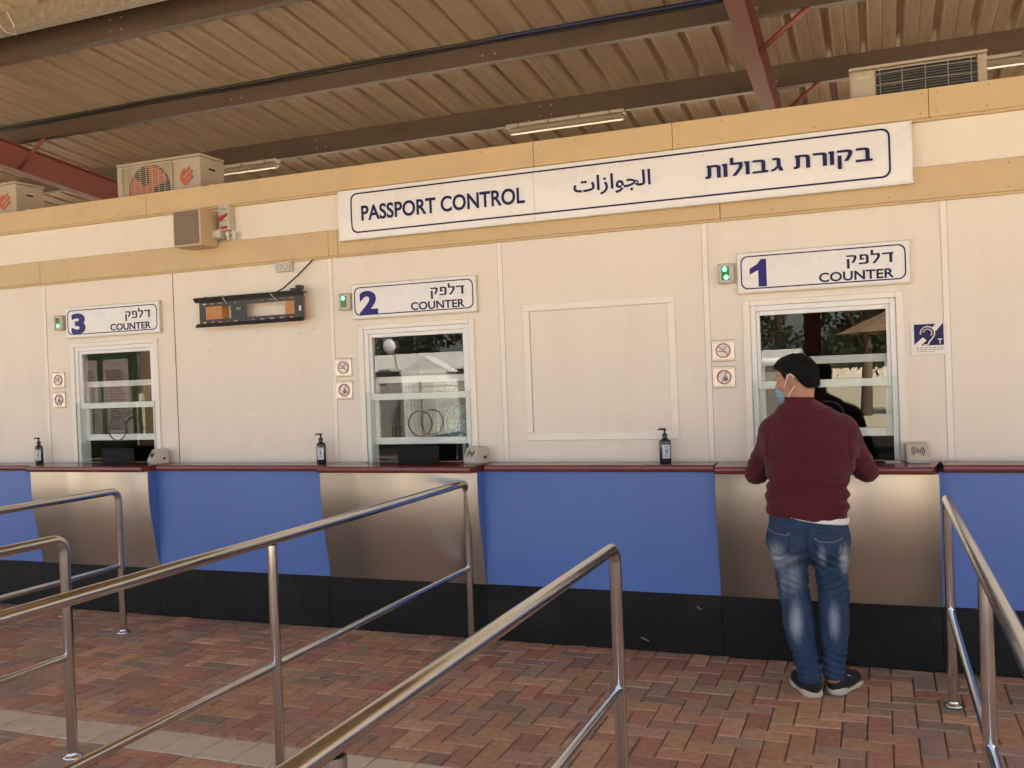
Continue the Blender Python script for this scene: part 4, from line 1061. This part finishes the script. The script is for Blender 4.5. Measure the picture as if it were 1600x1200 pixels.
# head
b.ell(hp_(-.004, 0, .028), (.097, .077, .092), .0, FR); b.ell(hp_(.032, 0, -.040), (.066, .060, .082), .03, FR)
for sg in (-1, 1):
    b.cone(hp_(-.002, sg*.056, -.045), hp_(.060, sg*.020, -.103), .020, .018, .03)
    b.ell(hp_(.072, sg*.030, .018), (.020, .026, .010), .02, FR)                 # brow
    b.ell(hp_(.068, sg*.042, -.024), (.022, .022, .018), .02, FR)                # cheekbone
    b.ell(hp_(.094, sg*.031, -.002), (.014, .017, .012), .01, FR, 's')           # eye socket
    b.ell(hp_(.078, sg*.031, -.002), (.0125, .0125, .0125), .0, FR)               # eyeball under the lids
    ec = hp_(-.008, sg*.088, -.008); tilt = [tuple((Fd*.86 + Sd*sg*-.5).normalized()), tuple((Sd*sg*.86 + Fd*.5).normalized()), tuple(Ud)]
    b.ell(ec, (.022, .0095, .036), .006, tilt); b.ell(ec + Sd*sg*.010 + Fd*.002, (.013, .008, .023), .004, tilt, 's')
    b.ell(hp_(.004, sg*.078, -.036), (.008, .006, .009), .005, FR)
b.cone(hp_(.086, 0, .012), hp_(.108, 0, -.030), .010, .014, .015); b.ell(hp_(.100, .011, -.036), (.010, .009, .008), .008, FR); b.ell(hp_(.100, -.011, -.036), (.010, .009, .008), .008, FR)
b.ell(hp_(.093, 0, -.062), (.010, .024, .007), .006, FR); b.ell(hp_(.091, 0, -.075), (.010, .022, .008), .006, FR); b.ell(hp_(.082, 0, -.108), (.018, .022, .016), .015, FR)
# hands: palm, four bent fingers of different length, thumb
def hand(w, d, sgn):
    d = Vector(d).normalized(); up = Vector((0, 0, 1)); sd_ = d.cross(up).normalized()*sgn; n_ = sd_.cross(d)*sgn
    if n_.z < 0: n_ = -n_
    w = Vector(w)
    for o in (-.028, -.009, .010, .028): b.cone(w + sd_*o*.55 + d*.005, w + sd_*o + d*.078, .0135, .0115, .012)
    for o, l, dn in ((-.032, .060, .30), (-.011, .072, .22), (.0105, .078, .20), (.032, .070, .26)):
        k0 = w + sd_*o + d*.082; k1 = k0 + (d*.90 + n_*.10 + sd_*o*1.5).normalized()*l*.48
        k2 = k1 + (d*.80 - n_*.75).normalized()*l*.32; k3 = k2 + (d*.40 - n_*.95).normalized()*l*.26
        b.cone(k0, k1, .0092, .0086, .004); b.cone(k1, k2, .0086, .0078, .002); b.cone(k2, k3, .0078, .0068, .002)
    t0 = w + sd_*.026 + d*.022; t1 = t0 + (sd_*.75 + d*.62 - n_*.15).normalized()*.040; t2 = t1 + (d*.92 + sd_*.28 - n_*.25).normalized()*.034
    b.cone(t0, t1, .0140, .0108, .008); b.cone(t1, t2, .0104, .0082, .003)
hand(wrL, (.62, .70, -.06), 1); hand(wrR, (-.66, .66, -.02), -1)
b.build('body', M['skin'], PR, 1)

# hair: cap over the skull, tapering to the nape
h = Field(tuple(np.array(HC)-.17), tuple(np.array(HC)+.18), .0042)
h.ell(hp_(-.008, 0, .034), (.106, .0845, .098), 0, FR); h.ell(hp_(.045, 0, .075), (.052, .062, .040), .03, FR)
h.cone(hp_(-.055, 0, .0), hp_(-.062, 0, -.040), .066, .054, .02)
def hl(X, Y, Z):
    x, y, z = X-HC.x, Y-HC.y, Z-HC.z; f = x*Fd.x+y*Fd.y+z*Fd.z; s_ = x*Sd.x+y*Sd.y+z*Sd.z; u = x*Ud.x+y*Ud.y+z*Ud.z
    line = np.interp(f, [-.12, -.07, -.052, -.038, -.030, .0, .016, .030, .040, .056, .078, .12], [-.062, -.060, -.050, -.026, .012, .032, .030, .000, .028, .055, .068, .078])
    return (line - u)*.7
h.cut(hl, .014)
h.disp(lambda X, Y, Z: .0022*vnoise(X, Y, Z, 90) + .0016*vnoise(X*2.2, Y*2.2, Z*.8, 70))
h.build('hair', M['hair'], PR, 1)
hob = [o_ for o_ in PR.children if o_.name.startswith('hair')][0]
ho = root_loc(PR); hv = [(v.co + ho, v.normal.copy()) for v in hob.data.vertices]; q = MB(); hr = random.Random(5)
for p_, n_ in hr.sample(hv, min(4200, len(hv))):
    d_ = (Vector((hr.gauss(0, .25), hr.gauss(0, .25), -.75 + hr.gauss(0, .25))) - Fd*.35 + n_*.38).normalized()
    t_ = d_.cross(n_).normalized()*.0011; l_ = hr.uniform(.008, .016); b0 = p_ - n_*.001
    q.add([b0 - t_, b0 + t_, b0 + n_*.0016, b0 + d_*l_], [[0, 1, 3], [1, 2, 3], [2, 0, 3]])
so_ = q.build('hair_strands', M['hair'], hob); so_['kind'] = 'stuff'
eb = MB()
for sg in (-1, 1): eb.tube([hp_(.088, sg*.014, .020), hp_(.090, sg*.030, .026), hp_(.078, sg*.050, .022)], [.004, .0046, .003], 8)
build_loose(eb, 'eyebrow', M['hair'], PR)
# face mask worn low over mouth and chin, with ear loops
k = Field(tuple(np.array(HC)-.18), tuple(np.array(HC)+.15), .004)
k.ell(hp_(.046, 0, -.070), (.070, .058, .066), 0, FR); k.ell(hp_(.092, 0, -.045), (.026, .026, .030), .03, FR)
def mk(X, Y, Z):
    x, y, z = X-HC.x, Y-HC.y, Z-HC.z; f = x*Fd.x+y*Fd.y+z*Fd.z; u = x*Ud.x+y*Ud.y+z*Ud.z
    return np.maximum(.060 - f + .25*(u+.08), np.maximum(u+.030, -.140-u))
k.cut(mk, .008); k.disp(lambda X, Y, Z: .0022*np.sin((X*Ud.x+Y*Ud.y+Z*Ud.z)*2*np.pi/.016))
k.build('face_mask', M['mask'], PR, 1)
st = MB()
for sg in (-1, 1):
    st.tube([hp_(.052, sg*.058, -.040), hp_(.030, sg*.074, -.016), hp_(.006, sg*.088, .018), hp_(-.014, sg*.096, .026), hp_(-.028, sg*.092, .004)], .0026, 8)
    st.tube([hp_(.046, sg*.056, -.112), hp_(.022, sg*.066, -.072), hp_(-.004, sg*.078, -.050), hp_(-.018, sg*.081, -.036)], .0026, 8)
build_loose(st, 'ear_loop', M['strap'], PR)

# jeans
def hemz(X): return .916 - .117*(X+.571)
j = Field((-.62, -.90, .04), (-.10, -.46, .99), .0052)
j.column([(.78, .190, .122, -.363, -.665), (.84, .195, .123, -.363, -.665), (.90, .193, .116, -.363, -.660), (.965, .190, .113, -.363, -.658)], .02)
j.ell((-.362, -.668, .780), (.12, .105, .122), .02); j.ell((-.459, -.700, .775), (.102, .113, .115), .03); j.ell((-.267, -.700, .775), (.102, .113, .115), .03)
for hq, kn, an, rk in ((hipL, knL, anL, .073), (hipR, knR, anR, .070)):
    j.cone((hq[0], hq[1], hq[2]-.03), kn, .097, rk, .03); j.cone(kn, an, rk, .056, .02)
    j.ell((kn[0]*.7+an[0]*.3, (kn[1]*.7+an[1]*.3)-.022, kn[2]-.12), (rk*.93, rk*.95, .15), .04)
def jw(X, Y, Z):
    left = X < -.355; n1 = vnoise(X, Y, Z, 14)
    kn = np.where(left, bump01(Z, .50, .60, .03), bump01(Z, .50, .62, .03)); sl = np.where(left, .35, -.45)
    w = .0052*kn*np.sin((Z + sl*X + .010*n1)*2*np.pi/.040)
    w += .0046*bump01(Z, .09, .24, .02)*np.sin((Z + .012*n1 + np.where(left, -.3, .3)*X)*2*np.pi/.033)
    w += .0050*bump01(Z, .66, .76, .025)*np.sin((Z + np.where(left, -.55, .75)*(X+.36) + .014*n1)*2*np.pi/.052)
    w += .0030*vnoise(X, Y, Z, 22) + .0035*n1*.6
    seam = .006*np.exp(-((X+.357)/.006)**2)*(Z > .70)*(Y < -.7)
    return w + seam
j.disp(jw); j.cut(lambda X, Y, Z: np.maximum(Z - hemz(X) - .03, np.where(X < -.315, .072, .085) - Z), .004)
jo = j.build('jeans', M['denim'], PR, 1)

# sweater
SW = [(.850, .198, .126, -.366, -.664), (.905, .203, .130, -.366, -.664), (.955, .204, .134, -.364, -.660), (1.05, .200, .130, -.359, -.648), (1.20, .202, .130, -.348, -.632), (1.29, .200, .126, -.345, -.616), (1.36, .172, .110, -.346, -.602), (1.43, .10, .075, -.360, -.590)]
w = Field((-.76, -.86, .82), (.03, -.20, 1.58), .0050)
w.column(SW, .0, 2.5)
sbx = [(NB - Vector((-.01, 0, .028)), shL, elL, wrL, 0.088, .066), (NB - Vector((.01, 0, .028)), shR, elR, wrR, 0.086, .065)]
for n0, s_, e_, w_, rs_, re_ in sbx:
    w.cone((n0[0], n0[1], n0[2]+.010), s_, .074, rs_-.018, .06); w.cone(s_, e_, rs_-.018, re_-.009, .022); w.cone(e_, w_, re_-.008, .046, .02)
    w.ell((s_[0]*.72-.346*.28, s_[1]-.035, s_[2]-.11), (.10, .058, .13), .06)
def swr(X, Y, Z):
    n1 = vnoise(X, Y, Z, 9); n2 = vnoise(X, Y, Z, 20)
    lw = bump01(Z, .93, 1.10, .03)*(np.abs(X+.36) < .24)
    d = .0085*lw*np.sin((Z + .10*(X+.36) + .020*n1)*2*np.pi/.062)*(.55+.45*n1)
    d += .0045*bump01(Z, 1.08, 1.34, .04)*np.sin((Z + .5*np.abs(X+.35) + .03*n1)*2*np.pi/.105)
    el = np.exp(-(((X-elL[0])**2+(Y-elL[1])**2+(Z-elL[2]-.05)**2)/.012)) + np.exp(-(((X-elR[0])**2+(Y-elR[1])**2+(Z-elR[2]-.05)**2)/.012))
    d += .0040*el*np.sin((Z+.4*Y+.012*n2)*2*np.pi/.036)
    d += .004*n1 + .0018*n2
    arm = .0050*np.exp(-((np.abs(X+.346)-(.186+.06*(1.38-Z)))/.007)**2)*bump01(Z, 1.18, 1.40, .02)*(Y < -.62)      # armhole seam
    rib = np.where(Z < hemz(X)+.048, .0030 + .0010*np.sin(X*2*np.pi/.008), 0)
    return d + arm + rib
w.disp(swr)
w.cut(lambda X, Y, Z: hemz(X) - Z, .006)
wo_ = w.build('sweater', M['sweater'], PR, 2)
c = Field((-.52, -.70, 1.40), (-.26, -.44, 1.58), .004)
ca_, cb_ = np.array((-.386, -.580, 1.43)), np.array((-.394, -.590, 1.56))
c.cone(ca_, cb_, .084, .0765)
cut_n = np.array((.06, -.18, 1.0)); 
c.cut(lambda X, Y, Z: ((X+.394)*cut_n[0] + (Y+.585)*cut_n[1] + (Z-1.520)), .010)
c.disp(lambda X, Y, Z: .0009*np.sin(np.arctan2(Y+.585, X+.392)*60) + .0025*vnoise(X, Y, Z, 20))
c.build('collar', M['sweater'], wo_, 1)
t = Field((-.60, -.86, .82), (-.13, -.50, .99), .0048)
t.column([(.83, .203, .131, -.364, -.664), (.97, .200, .126, -.364, -.660)], 0, 2.5)
t.disp(lambda X, Y, Z: .003*vnoise(X, Y, Z, 25))
t.cut(lambda X, Y, Z: np.maximum(hemz(X) - (-.016 + .021*bump01(X, -.44, -.02, .035)) - Z + .0015*vnoise(X, Y, Z, 16), Z - hemz(X) - .03), .003)
t.build('tee_shirt', M['tee'], PR, 3)

# pocket seams and stitches laid on the denim
tree = BVHTree.FromPolygons([v.co[:] for v in jo.data.vertices], [p.vertices[:] for p in jo.data.polygons]); off = root_loc(jo)
def on_back(pts):
    out = []
    for x, z in pts:
        r_ = tree.ray_cast(Vector((x-off.x, -3-off.y, z-off.z)), Vector((0, 1, 0)))
        if r_[0]: out.append(r_[0] + off + Vector((0, -.0012, 0)))
    return out
def dense(pts, n=8):
    o = []
    for (a, b_), (c_, d_) in zip(pts[:-1], pts[1:]): o += [(a+(c_-a)*k/n, b_+(d_-b_)*k/n) for k in range(n)]
    return o + [pts[-1]]
for pts in ([(-.560, .852), (-.52, .836), (-.455, .828), (-.442, .834), (-.446, .745), (-.49, .712), (-.548, .735), (-.560, .852)], [(-.322, .812), (-.30, .802), (-.235, .800), (-.190, .816), (-.196, .735), (-.262, .690), (-.318, .715), (-.322, .812)]):
    q = MB(); q.tube(on_back(dense(pts, 6)), .0021, 5); pk = q.build('pocket', M['seam'], jo)
    q = MB(); top = on_back(dense([(x, z-.006) for x, z in pts[:4]], 5)); q.tube(top, .0012, 5); q.build('pocket_stitch', M['stitch'], pk) if False else None
    q.build('stitching', M['stitch'], jo)
q = MB()
for pts in ([(-.565, .875), (-.36, .838), (-.165, .832)], [(-.358, .85), (-.358, .70), (-.352, .66)]): q.tube(on_back(dense(pts, 10)), .0018, 5)
build_loose(q, 'yoke_seam', M['seam'], jo)
q = MB()
for x, z in ((-.445, .829), (-.318, .806), (-.196, .811)):
    pt = on_back([(x, z)])
    if pt: q.lathe(tuple(pt[0]), [(.0042, 0), (.003, .002)], 8, axis='y')
build_loose(q, 'rivet', M['brass'], jo)

# shoes
def shoe(heel, d):
    heel = np.array((heel[0], heel[1], 0.0)); d = np.array((d[0], d[1], 0.0)); d /= np.linalg.norm(d); s_ = np.array((-d[1], d[0], 0)); fr = [tuple(d), tuple(s_), (0, 0, 1)]
    P = lambda f, s, u: tuple(heel + d*f + s_*s + np.array((0, 0, u)))
    lo, hi = np.minimum(P(-.05, 0, 0), P(.31, 0, 0))-.07, np.maximum(P(-.05, 0, 0), P(.31, 0, 0))+.07; lo[2] = -.01; hi[2] = .16
    u = Field(lo, hi, .004)
    u.ell(P(.045, 0, .050), (.053, .040, .060), 0, fr); u.ell(P(.19, 0, .038), (.085, .046, .045), .04, fr); u.ell(P(.11, 0, .052), (.07, .042, .055), .04, fr)
    u.cone(P(.045, 0, .06), P(.055, 0, .108), .042, .045, .02); u.cone(P(.085, 0, .085), P(.15, 0, .06), .028, .022, .03)
    u.cut(lambda X, Y, Z: np.maximum(.026-Z, Z-.116-.25*((X-heel[0])*d[0]+(Y-heel[1])*d[1]-.05)), .004); u.disp(lambda X, Y, Z: .0012*vnoise(X, Y, Z, 60))
    o = u.build('shoe', M['shoe'], PR, 1)
    v = Field(lo, hi, .004)
    outl = [(.045, .052), (.11, .047), (.19, .054), (.235, .046)]
    for (a, ra), (c_, rc) in zip(outl[:-1], outl[1:]): v.cone(P(a, 0, .02), P(c_, 0, .02), ra, rc)
    v.cut(lambda X, Y, Z: np.maximum(.002-Z, Z - (.037 - .10*np.clip((X-heel[0])*d[0]+(Y-heel[1])*d[1], 0, .12) + .006*np.sin(((X-heel[0])*d[0]+(Y-heel[1])*d[1])*40))), .006)
    v.build('sole', M['sole'], o, 1)
    q = MB(); q.tube([P(-.004, -.012, .085), P(-.010, 0, .098), P(-.004, .012, .085)], .003, 6); q.build('heel_tab', M['shoe'], o)
    q = MB(); q.tube([P(.075, -.045, .096), P(.12, -.040, .078)], .002, 6); q.tube([P(.075, .045, .096), P(.12, .040, .078)], .002, 6); build_loose(q, 'shoe_trim', M['strap'], o)
shoe((-.345, -.775), (-.42, .88)); shoe((-.268, -.705), (.42, .90))

# ------------------------------------------------------------------ across the yard (seen as reflections in the windows)
def gable(name, x0, x1, y0, y1, ze, zr, lab, cat, along='x'):
    s = thing(name, lab, cat, ((x0+x1)/2, (y0+y1)/2, -.03))
    f = MB(); f.box(x0, x1, y0, y1, -.03, ze); f.build('wall', M['cabin_shaded'], s)
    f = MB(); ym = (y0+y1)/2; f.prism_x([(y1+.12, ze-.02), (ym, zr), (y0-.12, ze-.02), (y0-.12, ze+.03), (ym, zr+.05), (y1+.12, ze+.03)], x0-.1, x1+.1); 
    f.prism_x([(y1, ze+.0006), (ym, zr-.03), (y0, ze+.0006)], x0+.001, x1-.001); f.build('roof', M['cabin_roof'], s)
    return s
structure(obj('road', [(-60, -17.4, -.026), (30, -17.4, -.026), (30, -13.2, -.026), (-60, -13.2, -.026)], [(0, 1, 2, 3)], M['asphalt']))
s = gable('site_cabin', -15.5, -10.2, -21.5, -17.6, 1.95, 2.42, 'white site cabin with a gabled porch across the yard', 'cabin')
f = MB(); f.box(-12.1, -10.75, -17.59, -16.9, -.03, 1.86); f.prism([(-12.2, 1.862), (-10.65, 1.862), (-11.43, 2.30)], -16.95, -17.59); f.build('porch', M['cabin'], s)
f = MB(); f.box(-12.95, -12.30, -17.595, -17.55, 1.30, 1.80); f.build('window_shutter', M['shade_grey'], s)
f = MB(); f.box(-11.75, -11.10, -16.899, -16.86, -.02, 1.60); f.build('door', M['cabin_roof'], s)
s = thing('satellite_dish', 'white round satellite dish above the cabin roof', 'satellite dish', (-12.6, -17.9, 2.3))
f = MB(); vs = []; fs = []; n = 20
f.lathe((-12.6, -17.2, 2.62), [(.20, 0), (.18, -.03), (.10, -.06), (.01, -.07)], 24, axis='y'); f.build('dish', M['cabin'], s)
f = MB(); f.tube([(-12.6, -17.30, 2.62), (-12.6, -17.5, 2.35), (-12.6, -17.62, 1.95)], .02, 8); f.build('mast', M['wire'], s)
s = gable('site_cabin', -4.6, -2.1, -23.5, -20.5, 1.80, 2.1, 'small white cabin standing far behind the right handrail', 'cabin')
s = thing('mesh_fence', 'grey welded mesh fence in front of the white site cabin', 'fence', (-11, -15.4, 0))
f = MB()
for x in np.arange(-13.4, -8.2, .10): f.box(x-.003, x+.006, -15.406, -15.394, .02, 1.55)
for z in (.1, .55, 1.0, 1.5): f.box(-13.4, -8.2, -15.396, -15.390, z-.008, z+.008)
f.build('mesh_panel', M['wire'], s)
for x in (-13.4, -10.8, -8.2):
    f = MB(); f.box(x-.025, x+.025, -15.46, -15.41, -.03, 1.65, .004); f.build('post', M['wire'], s)
KQ = (9.3+5.65)/(8.1+5.65)
def q_(v, x0): return [((p[0])*KQ, p[1]-1.2, 1.67+(p[2]-1.67)*KQ) if p[2] > .35 else (p[0]*KQ, p[1]-1.2, p[2]) for p in v]
s = thing('notice_board', 'green notice board with white poster sheets under the canopy edge', 'notice board', (-14.7, -9.3, 0))
f = MB(); f.box(-14.6, -12.98, -8.12, -8.07, .30, 2.45, .006); f.v = q_(f.v, 0); f.build('board', mat('dark_green_board', (.030, .055, .014), .5), s)
for a, b_ in ((-14.45, -13.92), (-13.78, -13.16)):
    f = MB(); f.prism(rrect(a, b_, .72, 2.28, .05), -8.066, -8.069); f.v = q_(f.v, 0); p_ = f.build('poster', mat('grey_poster', (.33, .29, .28), .6), s)
    g = MB(); z = 2.05
    while z > .95:
        g.box(a+.07, b_-.07-rnd.uniform(0, .12), -8.0655, -8.0645, z, z+.022); z -= .055
    g.v = q_(g.v, 0); g.build('printed_lines', mat('red_print', (.12, .05, .05), .6), p_)
for x in (-14.5, -13.06):
    f = MB(); f.box(x-.03, x+.03, -8.18, -8.125, 0, 2.45); f.v = q_(f.v, 0); f.build('post', M['wire'], s)
s = thing('tan_partition', 'tan panel partition beside the notice board', 'partition', (-13.6, -9.4, 0))
f = MB(); f.box(-12.95, -11.8, -8.22, -8.16, .02, 2.6, .005); f.v = q_(f.v, 0); f.build('panel', mat('brown_partition', (.26, .18, .10), .7), s)
f = MB(); f.box(-11.79, -11.73, -8.23, -8.15, 0, 2.62, .004); f.v = q_(f.v, 0); f.build('post', M['rafter'], s)
s = thing('sun_parasol', 'tan canvas parasol standing in the yard', 'parasol', (.75, -12.2, 0))
f = MB(); n = 8; apex = (.75, -12.2, 2.85); ringp = [(.75+1.45*math.cos(2*math.pi*k/n), -12.2+1.45*math.sin(2*math.pi*k/n), 2.20) for k in range(n)]
f.add([apex]+ringp, [[0, 1+k, 1+(k+1) % n] for k in range(n)]); f.build('canopy_cloth', M['canvas'], s)
f = MB(); f.tube([(.75, -12.2, -.03), (.75, -12.2, 2.85)], .025, 10); f.build('pole', M['wire'], s)
def tree(x, y, hgt, seed, lab):
    r_ = random.Random(seed); s = thing('tree', lab, 'tree', (x, y, -.03), 'trees across the yard')
    f = MB(); f.tube([(x, y, -.03), (x+.1, y, hgt*.3), (x-.05, y+.1, hgt*.6)], [.20, .15, .07], 10)
    for k in range(5):
        a = r_.uniform(0, 6.3); z0 = hgt*r_.uniform(.25, .5); f.tube([(x, y, z0), (x+1.1*math.cos(a), y+1.1*math.sin(a), z0+hgt*.2)], [.07, .03], 6)
    f.build('trunk', M['bark'], s)
    vs, fs = [], []
    cl = [(r_.gauss(0, .95), r_.gauss(0, .95), hgt*r_.uniform(.22, .92), r_.uniform(.5, 1.0)) for _ in range(26)]
    for (cx, cy, cz, cr_) in cl:
        for _ in range(95):
            d = Vector((r_.gauss(0, 1), r_.gauss(0, 1), r_.gauss(0, .8))).normalized()*cr_*r_.uniform(.5, 1.05)
            a = Vector((r_.gauss(0, 1), r_.gauss(0, 1), r_.gauss(0, 1))).normalized()*r_.uniform(.09, .18); b_ = a.orthogonal().normalized()*a.length*.6
            c_ = Vector((x+cx, y+cy, cz))+d; o = len(vs); vs += [c_-a, c_+b_, c_+a, c_-b_]; fs.append([o, o+1, o+2, o+3])
    obj('crown', vs, fs, M['leaf'], s)
    return s
places = [(-27, -27), (-23, -26), (-19.5, -28), (-16, -26.5), (-12.5, -27.5), (-9, -28), (-6, -27), (-3.2, -27.5), (-.4, -26.5), (2.4, -27.5)]
word = ['leftmost in the row', 'second from the left', 'third from the left', 'fourth from the left', 'fifth from the left', 'fifth from the right', 'fourth from the right', 'third from the right', 'second from the right', 'rightmost in the row']
for k, (x, y) in enumerate(places): tree(x, y, 6.5 + (k*7 % 5)*.6, 10+k, 'dark leafy tree across the yard, ' + word[k])

# pale grit and bits of dry leaf lying in the paver joints
f = MB(); lr = random.Random(11)
for _ in range(260):
    x, y = lr.uniform(-5.5, .8), lr.uniform(-3.2, -.25); a = lr.uniform(.002, .0065) if lr.random() < .9 else lr.uniform(.008, .014)
    k = lr.randint(3, 5); ph = lr.uniform(0, 6); ring = [(x + a*lr.uniform(.5, 1)*math.cos(ph+6.283*i/k), y + a*lr.uniform(.5, 1)*math.sin(ph+6.283*i/k), .0022) for i in range(k)]
    f.add(ring + [(x, y, .0022 + a*.6)], [[i, (i+1) % k, k] for i in range(k)])
tag(f.build('grit', mat('pale_grit', (.42, .33, .22), .9, var=.4, scale=30)), 'pale grit and leaf crumbs scattered over the brick paving', 'grit', kind='stuff')
